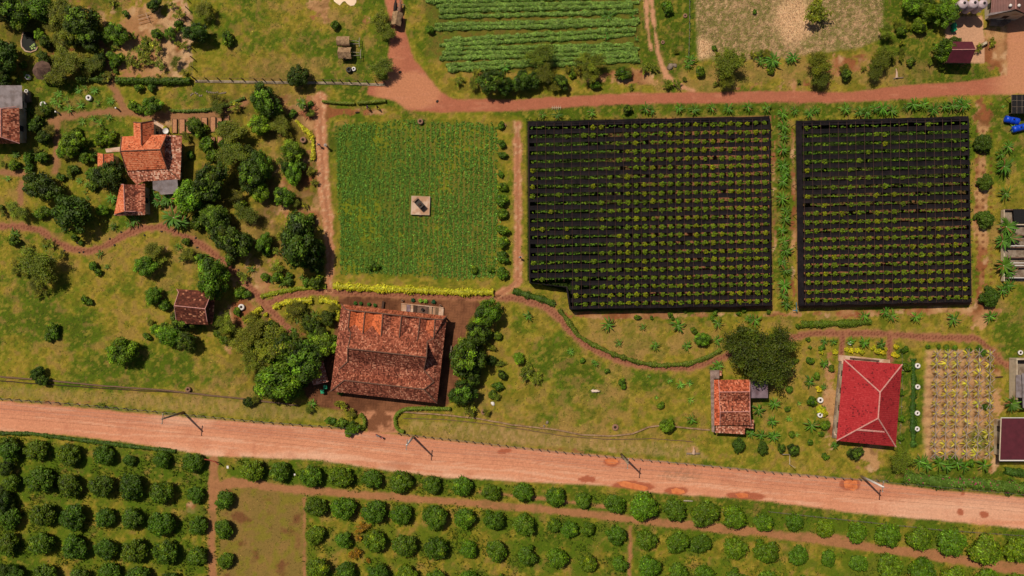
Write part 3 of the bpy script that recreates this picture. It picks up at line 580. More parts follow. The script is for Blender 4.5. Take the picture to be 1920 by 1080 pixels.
# ------------------------------------------------------------------ orchard
ORCH = [
 ('first orchard row below the road', '20,845,22;68,846,23;130,852,24;195,853,21;243,862,13;303,862,18;362,867,21;472,880,23;525,885,20;583,893,22;638,893,23;697,900,20;752,903,22;810,908,18;866,912,20;921,922,18;980,925,20;1040,930,20;1093,937,16;1153,944,20;1208,950,28;1263,958,23;1320,962,27;1375,970,24;1432,978,19;1489,978,18;1547,990,18;1604,998,21;1665,1004,25;1723,1007,25;1785,1020,28;1846,1028,32;1907,1030,27;1965,1040,26'),
 ('second orchard row below the road', '-30,905,22;20,905,18;75,902,28;132,910,25;190,912,25;248,913,27;303,922,25;365,928,18;421,938,20;592,949,21;643,953,24;701,960,24;752,965,21;815,970,24;871,970,21;925,975,21;985,983,22;1038,985,14;1068,991,17;1101,992,15;1155,1002,20;1212,1010,21;1269,1016,22;1313,1018,20;1379,1025,23;1435,1033,25;1495,1040,20;1552,1047,16;1610,1055,18;1668,1063,26;1728,1070,26;1788,1080,24;1850,1090,24;1908,1098,24'),
 ('third orchard row below the road', '-35,965,22;15,972,24;80,963,26;137,970,27;197,970,21;250,972,23;302,982,26;370,984,20;420,992,20;590,1003,19;645,1011,17;702,1015,22;758,1020,24;818,1027,23;877,1030,18;931,1033,21;988,1041,20;1044,1047,21;1101,1056,18;1162,1057,16;1218,1063,23;1272,1075,20;1320,1078,20;1380,1086,22;1440,1092,22;1500,1100,22;1560,1108,22'),
 ('fourth orchard row below the road', '18,1018,22;78,1020,24;140,1026,26;200,1028,23;250,1031,27;310,1035,26;370,1043,20;423,1051,17;596,1065,23;650,1072,20;708,1075,21;762,1078,20;820,1086,21;880,1090,21;940,1096,21;1000,1102,21;1060,1106,20'),
 ('fifth orchard row below the road', '25,1078,22;82,1080,25;150,1080,20;205,1078,24;260,1084,25;318,1092,22;375,1098,20;428,1105,18'),
]
for ph, s in ORCH:
    for t in s.split(';'):
        v = [float(q) for q in t.split(',')]; px, py, r = v
        b = (.80 if px < 400 else .98)*random.gauss(1, .1)+.18*max(0, (px-1000)/900); yl = random.random() < .1
        put('m', px, py, r*(.96 if px < 460 else 1.02), tint=(b*(1.35 if yl else random.uniform(.9, 1.15)), b*(1.1 if yl else 1), b*random.uniform(.7, 1.1)), look='round mango tree in the '+ph, where='')
# dead reddish shrub clump between orchard trees
for q in ((683,965,11),(679,990,15),(664,1036,15),(672,1008,9),(690,1052,6)): put('e', *q, tint=(1.7,.75,.8), look='dead reddish brown brush heap', where='between the orchard mango trees')

# ------------------------------------------------------------------ other trees and plants
many('b', '38,26,25;80,12,28;72,64,9;222,62,20;198,70,11;294,64,11;320,64,12;285,200,19;487,232,20;137,268,22;365,237,17;357,370,30;400,405,24;272,498,20;400,520,34;288,555,16;227,658,26;244,655,17;607,648,24;592,625,14;915,585,26;985,1200,3;547,284,20;534,369,19;490,307,24;495,455,17;552,325,18;562,430,22;1251,798,15;973,672,11;1740,18,22;1775,22,26;1712,10,20;487,357,20;318,630,22;105,145,15')
many('b', '192,393,11;1317,635,14;806,56,8', look='small round bright green tree')
many('d', '15,20,32;150,38,32;165,70,25;5,105,30;370,62,22;498,188,30;558,143,21;207,330,30;78,350,31;135,400,36;395,340,34;430,450,34;562,455,44;590,470,24;345,600,24;350,640,20;567,680,40;540,650,30;877,672,36;868,735,26;895,625,24;1000,150,16;980,152,20;1052,155,15;925,152,26;945,160,18;70,700,13;78,712,12;1587,140,11;1772,95,24;1785,88,18;458,455,20;290,10,14;885,700,20;1177,205,9;1604,850,14;1487,842,12;1465,840,9;1430,840,12;1385,835,13;410,420,28;470,330,30')
many('e', '243,112,15;262,92,15;292,88,16;275,75,12')
many('s', '190,255,12;202,262,13;210,252,10;186,267,11;196,246,9', tint=(1.5,1.25,.6), look='yellow green broad leaved shrub')
many('f', '112,25,32;135,55,30;125,112,30;110,140,26;175,120,20;385,20,20;330,115,12;435,250,30;440,290,30;70,490,36;85,515,28;422,605,24;455,640,28;512,645,40;480,610,24;470,680,24;715,128,24;712,38,22;725,60,18;1010,105,28;1020,135,22;1107,118,28;1107,140,20;1365,118,32;1360,150,20;1535,122,28;1535,148,20;1655,108,24;1640,130,20;1690,862,26;32,395,22;290,470,20;500,700,20;1662,60,18;460,400,24;525,235,22;410,200,16')
for q in ((1412,650,54,'a'),(1448,690,46,'b'),(1385,650,36,'c'),(1462,645,38,'d'),(1425,680,50,'e')): put('f', q[0], q[1], q[2], tint=(.40,.46,.34), look='very dark olive feathery tree', where='in the broad dark clump above the twin ridged house', nosq=True)
for q in ((1415,668,34),(1440,665,30),(1400,640,24)): put('d', *q, tint=(.55,.52,.45), look='very dark olive dense tree', where='in the broad dark clump above the twin ridged house')
put('b', 522, 712, 38, look='large lumpy bright green tree'); put('b', 505, 722, 30, look='large lumpy bright green tree'); put('b', 545, 725, 24, look='large lumpy bright green tree')
many('e', '335,28,14;385,10,12;345,85,11;1532,28,28;1527,12,20;985,700,17;1003,708,15;992,690,14;540,90,0.5;270,110,14;250,120,12;300,120,14;520,500,16;455,520,14;440,200,14;190,760,7;300,490,16;600,10,1;880,765,18;1835,90,10;1860,80,10;1210,125,14;1225,125,12;860,150,12;640,760,14;660,775,12')
many('s', '235,26,7;428,72,14;335,47,10;222,112,13;213,120,9;627,48,10;98,615,13;103,628,10;92,632,10;160,562,9;170,566,7;1166,717,8;1168,724,7;1138,696,6;1092,676,6;1239,760,8;1521,752,11;1519,675,9;1480,730,8;1547,797,11;1700,687,10;1448,633,10;1518,829,7;1548,855,8;450,548,12;463,553,10;665,800,14;640,795,12;620,790,11;655,812,10;697,498,10;706,500,8;888,505,9;920,506,7;943,512,10;175,500,10;185,510,8;140,445,7;152,455,6;250,200,12;262,205,10;1850,760,10;940,235,8;640,735,7;1300,620,8;1250,15,13;115,410,8;1415,22,5;1780,862,9;1820,868,9;1705,560,1;1340,90,6;445,585,9;520,520,12;498,520,10;540,530,10;575,530,9;260,165,9;285,165,9;1100,500,0.5;1695,655,8;1688,700,7;1690,735,8;1690,785,8;1690,820,8;1740,650,5;1760,650,5;1775,652,7;1790,652,6;1815,655,8;1835,656,9;1843,662,8')
many('s', '940,270,9;943,290,9;943,350,10;941,374,14;942,400,12;943,430,13;943,455,12;944,482,13;943,512,12;938,326,7')
many('o', '1843,269,19;1846,341,17;1845,411,19;1854,556,21')
many('p', '67,402,12;25,436,14;32,440,10;85,460,12;187,476,12;212,425,13;335,462,12;597,515,13;567,520,11;530,530,14;510,525,12;582,607,16;560,600,14;570,590,14;590,590,14;582,622,14;550,620,12;470,505,13;440,470,12;165,372,9;57,208,14;80,262,14;50,318,12;30,290,13;60,285,13;76,230,12;1868,600,0.5;160,360,8;200,500,9')
many('n', '1017,215,9;1045,216,11;1109,211,10;1210,203,12;1222,208,9;1274,203,11;1302,206,12;1334,202,10;1365,203,12;1402,200,11;1437,203,12;1467,213,12;1490,208,9;1517,212,11;1530,207,9;1585,205,12;1612,210,12;1625,211,13;1641,203,12;1655,203,14;1672,208,14;1700,201,10;1712,196,14;1732,195,13;1750,205,14;1771,200,11;1785,198,14;1797,190,13;1805,200,13;1812,193,11')
many('n', '1468,236,13;1470,256,12;1467,280,14;1467,310,14;1472,325,11;1468,340,14;1466,372,14;1473,395,10;1472,410,14;1466,432,12;1471,452,12;1473,470,14;1467,490,12;1472,507,13;1470,535,14;1468,552,12;1474,570,13')
many('t', '1883,312,20;1887,425,22;1895,445,20;1880,452,20;1882,498,22;1892,510,16;1897,757,20;325,408,26;340,415,20;318,372,18;300,378,16;1455,120,6;1840,1,0.5')
many('n', '1890,275,13;1878,290,12;1885,363,15;1890,535,14;1880,545,14;1448,113,16;1442,120,12;1487,108,14;1480,112,9;1295,113,12;1290,122,10;1425,115,11;1433,108,9;947,128,11;1141,30,12;1137,70,8;1186,29,7;1193,73,6;290,370,14;255,412,13;244,420,10;210,372,12;218,350,10')
many('n', '1857,593,14;1787,598,15;1717,594,13;1672,592,13;1659,585,11;1620,592,12;1140,608,14;1205,613,8;1271,610,16;1345,606,12;1415,600,14;1404,598,10;1228,648,11;1288,648,11;1345,637,11;990,593,11;1160,643,9;1117,682,7;1297,786,11;1347,686,12;1337,692,9;1422,768,15;1452,756,13;1447,790,12;1408,812,11;1427,816,12;1450,818,12;1518,715,13;1522,797,15;1545,640,9;1563,641,9;1545,682,10;1545,725,8;1595,640,9;1620,643,12;1652,646,12;1725,865,17;1737,873,13;1762,868,16;1775,875,13;1795,868,17;1808,875,14;1845,872,16;1565,835,9;585,757,10;1565,833,6')
many('a', '147,170,10;160,165,8;110,177,10;110,195,12;130,205,12;152,197,11;178,170,10;183,193,9;208,190,10;155,228,9;175,222,9;187,230,10;205,220,10;10,145,10;35,148,10;48,138,8;15,335,9;175,290,9;1216,705,6;1255,713,8;1275,722,12;1292,718,9;1295,750,9;1069,659,9;1112,678,6;1497,756,7;1478,785,8;1451,640,6;1900,240,12;1455,815,10;1493,815,7;1543,765,8;100,190,9;125,188,8;150,340,9;165,345,10;1230,745,6;1130,30,6;1045,700,1;1880,200,5', look='small spiky pale green plant')
many('y', '1587,655,5;1596,658,6;1607,657,6;1616,660,6;1637,652,6;1645,658,7;1655,662,6;1660,655,5;1540,660,6;1566,660,6;1680,650,6;1676,665,6;1682,667,5;482,592,6;498,590,5;506,600,4;475,587,5;1538,768,9;1546,775,8;1535,730,7;310,240,5;312,247,5')

# ------------------------------------------------------------------ lower planting between the trees
def thicket(x0, y0, x1, y1, n, kinds, r0, r1, seed, dark=1.0):
    R = random.Random(seed); k = 0; tries = 0; n = int(n*.85)
    while k < n and tries < n*12:
        tries += 1; x, y = R.uniform(x0, x1), R.uniform(y0, y1)
        i = int(((x-960)/10+110)/step+7); j = int(((540-y)/10+66)/step+7)
        if max(MASKS[q][i, j] for q in ('brick_path', 'footpath', 'sandy_lane', 'yard', 'main', 'upper', 'mid')) > .2: continue
        if 175 < x < 345 and 220 < y < 410: continue
        if 318 < x < 410 and 535 < y < 615: continue
        if x < 60 and 150 < y < 275: continue
        if (x-54)**2+(y-78)**2 < 900 or (x-80)**2+(y-132)**2 < 500: continue
        v = dark*R.uniform(.75, 1.15); kd = R.choice(kinds); g_ = R.uniform(.9, 1.3)
        put(kd, x, y, R.uniform(r0, r1), tint=(v*g_, v, v*.9)); k += 1
thicket(345, 185, 600, 540, 85, 'sssefed', 7, 17, 1, .9); thicket(0, 0, 205, 150, 44, 'sfdefs', 8, 18, 2, .9); thicket(0, 280, 200, 420, 22, 'sefs', 6, 13, 3); thicket(110, 245, 225, 420, 22, 'sbes', 6, 12, 4)
thicket(455, 575, 630, 770, 44, 'sfedd', 8, 18, 5, .85); thicket(860, 575, 950, 780, 16, 'sefd', 7, 14, 6, .9); thicket(20, 445, 130, 560, 14, 'efs', 7, 14, 7); thicket(1240, 95, 1690, 160, 26, 'eesf', 5, 12, 8)
thicket(880, 128, 1200, 165, 22, 'sesf', 6, 14, 9, .9); thicket(1660, 0, 1770, 120, 22, 'sbef', 6, 14, 10); thicket(60, 200, 110, 300, 14, 'sdf', 7, 14, 11, .8); thicket(205, 0, 350, 145, 22, 'ees', 5, 11, 12); thicket(400, 590, 480, 660, 16, 'sef', 7, 14, 13)
thicket(270, 560, 330, 660, 10, 'sfb', 7, 13, 14); thicket(1460, 620, 1570, 830, 14, 'ses', 4, 8, 15); thicket(-5, 812, 20, 1080, 12, 'sd', 12, 20, 16, .8); thicket(1180, 580, 1480, 600, 12, 'ss', 4, 7, 17); thicket(1495, 605, 1640, 612, 6, 's', 4, 7, 18)

# ------------------------------------------------------------------ hedges: a leafy ribbon along a line
def hedge(pts, wpx, h, base, look, where, n=None, var=.22, leaf=.16, name='hedge', group=None, lump=0.5, cat='hedge', flowers=None):
    R = np.random.default_rng(int(pts[0][0]*13+pts[0][1])); pts = [P(*p) for p in pts]
    seg = [(a, b, (b-a).length) for a, b in zip(pts[:-1], pts[1:])]; tot = sum(s[2] for s in seg); w_ = wpx/20.0
    n = n or int(tot*w_*2*(55 if leaf < .2 else 30)); ps = []; ns = []; fs = []
    org = pts[0].copy(); org.z = 0
    for i in range(n):
        d = R.uniform(0, tot); 
        for a, b, l in seg:
            if d <= l: break
            d -= l
        t = min(1, d/l); c = a.lerp(b, t); dr = (b-a).normalized(); nr = Vector((-dr.y, dr.x, 0))
        wob = 1+lump*(vnoise(np.array([c.x*10]), np.array([c.y*10]), 9, 5)[0]-.5)*1.6
        ang = R.uniform(-.2, math.pi+.2); rr = R.uniform(.8, 1.05)
        off = math.cos(ang)*w_*rr*wob; z = max(.05, h*(.35+.65*math.sin(max(0, ang))*rr)*wob)
        ps.append((c.x+nr.x*off-org.x, c.y+nr.y*off-org.y, z)); ns.append((nr.x*math.cos(ang), nr.y*math.cos(ang), math.sin(ang)+.4))
        fs.append(vnoise(np.array([c.x*10+off*10]), np.array([c.y*10]), 6, 9)[0])
    ps = np.array(ps); ns = np.array(ns)+R.normal(size=(n, 3))*.4; fs = np.array(fs)
    V, F = leafquads(ps, ns, leaf*R.uniform(.7, 1.3, n), leaf*.55*R.uniform(.7, 1.3, n), R)
    c = base[None]*np.exp((fs-.5)*var*3+R.normal(0, var, n))[:, None]*(1+R.normal(0, .06, (n, 3)))
    if flowers is not None:
        k = R.random(n) < .10*(fs > .5); c[k] = flowers
    V2 = [V]; C2 = [np.repeat(c, 4, 0)]; tri = [F[:, [0, 1, 2]], F[:, [0, 2, 3]]]; off = len(V)
    # inner body so that the hedge is solid
    prof = [(-w_*.75, .0), (-w_*.8, h*.55), (-w_*.35, h*.85), (w_*.35, h*.85), (w_*.8, h*.55), (w_*.75, 0)]
    body = []
    fine = []
    for a, b, l in seg:
        m_ = max(1, int(l/.8))
        for q in range(m_): fine.append((a.lerp(b, q/m_), (b-a).normalized()))
    fine.append((pts[-1], (pts[-1]-pts[-2]).normalized()))
    for c0, dr in fine:
        nr = Vector((-dr.y, dr.x, 0)); wob = .92+lump*(vnoise(np.array([c0.x*10]), np.array([c0.y*10]), 9, 5)[0]-.5)*1.3
        for (o_, z_) in prof: body.append((c0.x+nr.x*o_*wob-org.x, c0.y+nr.y*o_*wob-org.y, z_*wob))
    bf = []; k = len(prof)
    for i in range(len(fine)-1):
        for q in range(k-1):
            a_, b_, c_, d_ = i*k+q, i*k+q+1, (i+1)*k+q+1, (i+1)*k+q; bf += [(a_, b_, c_), (a_, c_, d_)]
    V2.append(np.array(body)); C2.append(np.repeat(base[None]*.8, len(body), 0)); tri.append(np.array(bf)+off)
    o = link(name, npmesh(name, np.concatenate(V2), np.concatenate(tri), np.clip(np.concatenate(C2), 0, 1), M_leaf), None, org)
    mid = pts[len(pts)//2]; setp(o, None, cat, group); THINGS.append((o, look, mid.x*10+960, 540-mid.y*10, where)); return o
YEL = col(204,196,44, 1.1)
hedge([(625,536),(700,541),(780,544),(860,548),(925,548)], 14, .8, YEL, 'long bright yellow leafy hedge', 'between the square crop field and the path', leaf=.2)
hedge([(513,577),(535,567),(560,564),(586,564)], 11, .7, YEL, 'curved bright yellow hedge', 'on the path left of the tiled hall', leaf=.2)
hedge([(600,561),(618,565),(632,572),(634,590),(629,600)], 16, .8, YEL, 'wide yellow hedge', 'at the upper left corner of the tiled hall', leaf=.2)
hedge([(556,226),(566,238),(580,250),(588,262),(588,300)], 8, .7, YEL, 'narrow yellow hedge', 'along the sandy lane left of the crop field', leaf=.18)
hedge([(472,590),(482,583),(492,577)], 8, .6, YEL, 'short yellow hedge', 'by the path crossing near the brown pavilion', leaf=.18)
hedge([(490,556),(520,548),(560,541),(612,537)], 9, .5, col(150,160,30,1.1), 'thin yellow green hedge', 'along the upper side of the path crossing')
hedge([(222,153),(260,153),(300,154),(360,153)], 14, 1.3, GDk*1.5, 'thick dark green hedge', 'under the bare soil plot at upper left')
hedge([(150,152),(175,150),(203,152)], 12, 1.3, GDk*1.3, 'short dark green hedge', 'left of the footpath at upper left')
hedge([(322,208),(350,209),(390,207),(425,198),(460,184)], 6, .6, col(110,132,44), 'low clipped green hedge', 'along the curved footpath above the garden beds')
hedge([(605,191),(635,194),(666,195)], 6, .8, col(138,150,48), 'clipped box hedge', 'left one above the two walkers', leaf=.12, lump=.2)
hedge([(671,194),(700,192),(724,190)], 7, .8, col(138,150,48), 'clipped box hedge', 'right one above the two walkers', leaf=.12, lump=.2)
hedge([(845,766),(800,765),(762,766),(748,772),(741,782),(742,796),(748,806),(758,809)], 8, .9, col(132,152,44), 'clipped hedge bent like a hook', 'right of the driveway', leaf=.12, lump=.15)
hedge([(676,775),(684,784),(685,795),(679,805)], 8, .9, col(132,152,44), 'short curved clipped hedge', 'left of the driveway', leaf=.12, lump=.15)
hedge([(962,545),(985,552),(1020,562),(1040,570)], 14, .8, col(84,110,30), 'low ragged green hedge', 'on the path corner by the left net garden')
hedge([(1048,580),(1062,598),(1085,630),(1110,645),(1150,664),(1200,680),(1240,685),(1290,682),(1330,668),(1352,655)], 9, .6, col(110,124,34), 'long low green hedge', 'along the winding brick path below the net garden')
hedge([(1500,608),(1540,607),(1590,606),(1632,603)], 13, .8, col(104,124,30), 'low green hedge with yellowish leaves', 'below the right net garden')
hedge([(1690,892),(1730,899),(1780,905),(1820,905),(1870,910),(1925,916),(1990,922)], 26, 1.1, col(104,134,44), 'wide flowering hedge with pink blossoms', 'between the vine trellis plot and the road', flowers=col(190,40,110), leaf=.2)
hedge([(1712,672),(1713,720),(1711,770),(1712,838)], 10, .35, col(70,104,30), 'low dark green planting strip', 'between the red house and the vine trellis plot', cat='plant bed', lump=1.1, n=900, var=.35)
hedge([(0,812),(60,813),(130,822),(240,836),(330,846)], 8, .5, col(84,112,30), 'ragged weedy strip', 'along the lower edge of the road at left', cat='hedge')
hedge([(1900,886),(1880,880),(1925,888)], 14, 1.2, col(80,112,34), 'dark bushy hedge', 'below the maroon roof at right edge')
# clipped round cactus-like shrubs in front of the hall
def ball(px, py, r, c1, look, where):
    o = link('round_succulent', crown_mesh('round_succulent', int(px), 30, 500, .16, c1, .5, vs=.8, spread=.72, lr=(.18,.24), var=.05, yel=0, minz=-.1), None, P(px, py, .3)); o.location.z = 0
    o.scale = (r/10, r/10, r/10); setp(o, None, 'plant', 'round succulents beside the hall'); THINGS.append((o, look, px, py, where))
for q in ((774.5,562.5,4.5),(813,566,4.8)): ball(*q, col(40,96,60), 'round blue green succulent', 'above the pale stone terrace of the hall')
for q in ((788.6,563.8,4.6),(798,564.8,4.6)): ball(*q, col(150,190,60), 'round pale lime green succulent', 'above the pale stone terrace of the hall')
for q in ((666,568.5,4),(676.5,569,4),(692,570.5,4),(703,572,4)): ball(*q, col(70,120,40), 'small round green succulent', 'on the upper eave side of the tiled hall')

# ------------------------------------------------------------------ crop rows of the top field
ROWY = [(2,-4),(11,7),(20,15),(31,25),(46,41),(54,48),(75,62),(83,71),(92,87),(100,94),(109,102),(122,110),(131,119)]
for i, (yl, yr) in enumerate([(-26,-32),(-16,-21),(-7,-13)]+ROWY):
    x0 = 800+random.uniform(-4, 26) if i < 9 else 815+random.uniform(0, 26); x1 = 1192+random.uniform(-8, 8)
    sl_ = (yr-yl)/225.0; pts = [(x, yl+(x-855)*sl_+random.uniform(-1, 1)) for x in np.linspace(x0, x1, 9)]
    hedge(pts, 8.2, .5, col(122,150,62,1.2), 'long leafy green crop row', 'in the upper field', leaf=.2, name='crop_row', group='crop rows of the upper field', cat='crop row', lump=.7, n=2600)

# ------------------------------------------------------------------ uncountable ground plants
def scatter(name, label, cat, n, prob, size, base, hgt, mtl, box=(-30, 1950, -30, 1110), blades=3, up=1.0, keepground=.5, seed=3):
    R = np.random.default_rng(seed); x = R.uniform(box[0], box[1], n); y = R.uniform(box[2], box[3], n)
    ii = np.clip(((x-960)/10+110)/step+7, 0, nx-1).astype(int); jj = np.clip(((540-y)/10+66)/step+7, 0, ny-1).astype(int)
    pr = prob(x, y, ii, jj); k = R.random(n) < pr; x, y, ii, jj = x[k], y[k], ii[k], jj[k]; n = len(x)
    gc = COLS[ii, jj]; z0 = GZ[ii, jj]
    p = np.stack([(x-960)/10, (540-y)/10, z0], 1); p = np.repeat(p, blades, 0); n2 = len(p)
    s = size*R.uniform(.5, 1.4, n2); a = R.uniform(0, 2*np.pi, n2); lean = s*up*R.uniform(.4, 1.2, n2); h = hgt*R.uniform(.5, 1.3, n2)
    d = np.stack([np.cos(a), np.sin(a), 0*a], 1); t = np.stack([-np.sin(a), np.cos(a), 0*a], 1); w_ = (s*.32)[:, None]
    V = np.stack([p, p+d*lean[:, None]*.5+t*w_+[0, 0, 1]*(h*.8)[:, None], p+d*lean[:, None]+[0, 0, 1]*h[:, None]*.9, p+d*lean[:, None]*.5-t*w_+[0, 0, 1]*(h*.8)[:, None]], 1).reshape(-1, 3)
    F = np.arange(4*n2).reshape(-1, 4)
    c = (gc*keepground+np.asarray(base)*(1-keepground)); c = c*np.exp(R.normal(0, .22, n))[:, None]; c = np.repeat(c, blades, 0)*np.exp(R.normal(0, .3, n2))[:, None]
    o = link(name, npmesh(name, V, F, np.clip(np.repeat(c, 4, 0), 0, 1), mtl)); setp(o, label, cat, None, 'stuff'); return o
mk = {k: v for k, v in MASKS.items()}
hard = np.maximum.reduce([mk['main'], mk['upper'], mk['yard'], mk['drive'], mk['cyard'], mk['net'], mk['brick_path'], mk['footpath'], mk['sandy_lane'], mk['orchard_track'], mk['cart_track'], mk['tr']])
veg = (1-hard)*(1-sm(mk['soil'], -.1, .2)*.85)
scatter('grass', 'short green and olive grass covering the farm ground', 'grass', 150000, lambda x, y, i, j: veg[i, j]*(.35+.65*sm(mk['lush'][i, j], -.1, .3)), .2, G_MID*1.1, .035, M_grass, blades=2, keepground=.75)
scatter('weeds', 'tall leafy green weeds between the orchard trees', 'weeds', 60000, lambda x, y, i, j: veg[i, j]*mk['orch'][i, j]*sm(fbm(x, y, 24, 66), .45, .65)*(1-mk['bare'][i, j])*.8, .24, G_LUSH*1.15, .3, M_grass, box=(-30, 1950, 800, 1110), blades=3, seed=5, keepground=.3)
scatter('weeds', 'patchy taller weeds in the gardens', 'weeds', 90000, lambda x, y, i, j: veg[i, j]*(1-mk['orch'][i, j])*sm(fbm(x, y, 20, 67)+.3*mk['lush'][i, j], .6, .85)*.5*(1-mk['st'][i, j]), .2, G_LUSH, .06, M_grass, blades=3, seed=6, keepground=.45)
scatter('dry_stubble', 'dry pale stubble on the harvested field', 'stubble', 26000, lambda x, y, i, j: mk['st'][i, j]*.8, .14, S_PALE, .1, M_grass, box=(1280, 1670, -30, 125), blades=2, seed=8, keepground=.5)
def midp(x, y, i, j):
    ph = np.abs(((x+.02*y-628)/9.2) % 1-.5)*2
    return mk['mid'][i, j]*sm(1-ph, .1, .7)*(.35+.65*sm(fbm(x, y, 40, 52), .62, .45))*(~((np.abs(x-789) < 21) & (np.abs(y-386) < 21)))
scatter('field_crop', 'blue green leafy crop growing in the square field', 'crop', 26000, midp, .25, col(106,144,54,1.25), .22, M_leaf, box=(620, 940, 225, 530), blades=5, seed=9, keepground=.05)
def netp(x, y, i, j): return mk['net'][i, j]*np.clip(sm(1290-x, -100, 200)+(x > 1480)*sm(480-y, -100, 150), .1, 1)*.8
scatter('weeds', 'green weeds growing under the black shade nets', 'weeds', 30000, netp, .2, col(70,92,26), .3, M_leaf, box=(985, 1825, 215, 585), blades=3, seed=10, keepground=.1)

# ------------------------------------------------------------------ shade net gardens with pepper vines
def lerp2(a, b, t): return (a[0]+(b[0]-a[0])*t, a[1]+(b[1]-a[1])*t)
pep = [(MB().tube([(0,0,0),(0,0,2.35)], [.05,.04], 6).mesh('post', M_barkpale), crown_mesh('foliage', 900+i, 18, 320, .17, col(116,136,24,1.0), .0, vs=1.0, spread=.72, lr=(.25,.36), var=.15, yel=.08)) for i in range(4)]
for pm, cm in pep:
    pass
PEPN = 0; PEPREST = []
cand = []
def net_garden(key, TL, TR, BR, BL, rows, cols, label, cut=None, zn=2.5, u0=0.0):
    e = empty('shade_net_garden', P((TL[0]+BR[0])/2, (TL[1]+BR[1])/2), 0, label, 'net garden'); o0 = e.location.copy()
    def loc(px, py, z): return P(px, py, z)-o0
    gut = lambda px, py, w_: 0
    pitch = (BL[1]-TL[1])/rows
    for r in range(rows+1):
        # a strip between plant row r-1 and r; the first and last are wider border strips
        t0 = (r-.265)/rows; t1 = (r+.265)/rows
        if r == 0: t0, t1 = -.012, .30/rows
        if r == rows: t0, t1 = 1-.3/rows, 1.004
        L0, R0 = lerp2(TL, BL, t0), lerp2(TR, BR, t0); L1, R1 = lerp2(TL, BL, t1), lerp2(TR, BR, t1)
        xl = 0.0
        if cut and (L0[1]+L1[1])/2 > cut[1]: xl = (cut[0]-L0[0])/(R0[0]-L0[0])
        b = MB(); n = 24; vs = []
        for i in range(n+1):
            t = xl+(1-xl)*i/n; a = lerp2(L0, R0, t); c = lerp2(L1, R1, t)
            jw = random.uniform(-1.3, 1.3); zz = zn-.10*abs(math.sin(i*math.pi/4))+random.uniform(-.03, .03)
            m_ = ((a[0]+c[0])/2, (a[1]+c[1])/2)
            vs += [loc(a[0], a[1]+jw*.6, zz), loc(m_[0], m_[1], zz-.09), loc(c[0], c[1]+jw*.6, zz)]
        fs = []
        for i in range(n):
            for q in (0, 1): fs.append((i*3+q, i*3+q+1, (i+1)*3+q+1, (i+1)*3+q))
        b.add(vs, fs); chi(e, 'net_strip', b, M_net)
    # border nets: a flat band on each side and a wall hanging to the ground
    ring = [TL, TR, BR] + ([(cut[0]-2, BL[1]+ (BR[1]-BL[1])*.2), (cut[0]-8, cut[1]+8), (BL[0], cut[1])] if cut else [BL])
    n = len(ring)
    for i in range(n):
        a, b_ = ring[i], ring[(i+1) % n]; cx, cy = (TL[0]+BR[0])/2, (TL[1]+BR[1])/2
        d = Vector((b_[0]-a[0], b_[1]-a[1])).normalized(); nr = Vector((d.y, -d.x))
        if nr.dot(Vector(((a[0]+b_[0])/2-cx, (a[1]+b_[1])/2-cy))) < 0: nr = -nr
        m = MB(); vs = []; k = 20
        for q in range(k+1):
            p = lerp2(a, b_, q/k); j = random.uniform(-.4, .4)
            G = P(p[0]+nr.x*.8, p[1]+nr.y*.8, 0)
            up = P(p[0]+nr.x*(.6+1.6*j), p[1]+nr.y*(.6+1.6*j), zn+random.uniform(-.1,.05))
            inn = P(p[0]-nr.x*(2.2 if abs(nr.x) > .5 else .6), p[1]-nr.y*(2.2 if abs(nr.x) > .5 else .6), zn-.012)
            vs += [G-o0, up-o0, inn-o0]
        fs = []
        for q in range(k):
            for h in (0, 1): fs.append((q*3+h, q*3+h+1, (q+1)*3+h+1, (q+1)*3+h))
        m.add(vs, fs); chi(e, 'side_net', m, M_net)
        L = math.hypot(b_[0]-a[0], b_[1]-a[1]); kk = max(2, int(L/50))
        for q in range(kk):
            p = lerp2(a, b_, q/kk); g0 = P(p[0]-nr.x, p[1]-nr.y, zn)-o0
            chi(e, 'post', MB().tube([(g0.x, g0.y, 0), (g0.x, g0.y, zn-.03)], .05, 6), M_darkwood)
    if u0:
        b = MB(); A = [TL, lerp2(TL, TR, u0*.8), lerp2(BL, BR, u0*.8), BL]; b.add([loc(*p, zn+.02) for p in A], [(3,2,1,0)]); chi(e, 'net_strip', b, M_net)
    for c in range(cols):
        u = u0+(1-u0)*(c+.02)/cols; a = lerp2(TL, TR, u); d_ = lerp2(BL, BR, u)
        if cut and d_[0] < cut[0]: d_ = lerp2(a, d_, (cut[1]-a[1]-2)/(d_[1]-a[1]))
        n_ = 22; chi(e, 'support_wire', MB().tube([loc(*lerp2(a, d_, q/n_), zn+.03+.02*math.sin(q*3.1)) for q in range(n_+1)], .035, 4), M_rope)
    for r in range(rows):
        for c in range(cols):
            t = (r+.5)/rows; u = u0+(1-u0)*(c+.5)/cols; L0, R0 = lerp2(TL, BL, t), lerp2(TR, BR, t); p = lerp2(L0, R0, u)
            if cut and p[1] > cut[1]-4 and p[0] < cut[0]+6: continue
            cand.append((key, r, c, p[0]+random.uniform(-1, 1), p[1]+random.uniform(-1, 1)))
net_garden('left', (990,232), (1443,222), (1446,572), (993,580), 22, 28, 'large left rectangular garden under black shade net strips with pepper rows', cut=(1070, 530))
net_garden('right', (1493,231), (1816,222), (1821,565), (1497,572), 21, 19, 'smaller right rectangular garden under black shade net strips with pepper rows', u0=.04)
for key in ('left', 'right'):
    pass
lst = []
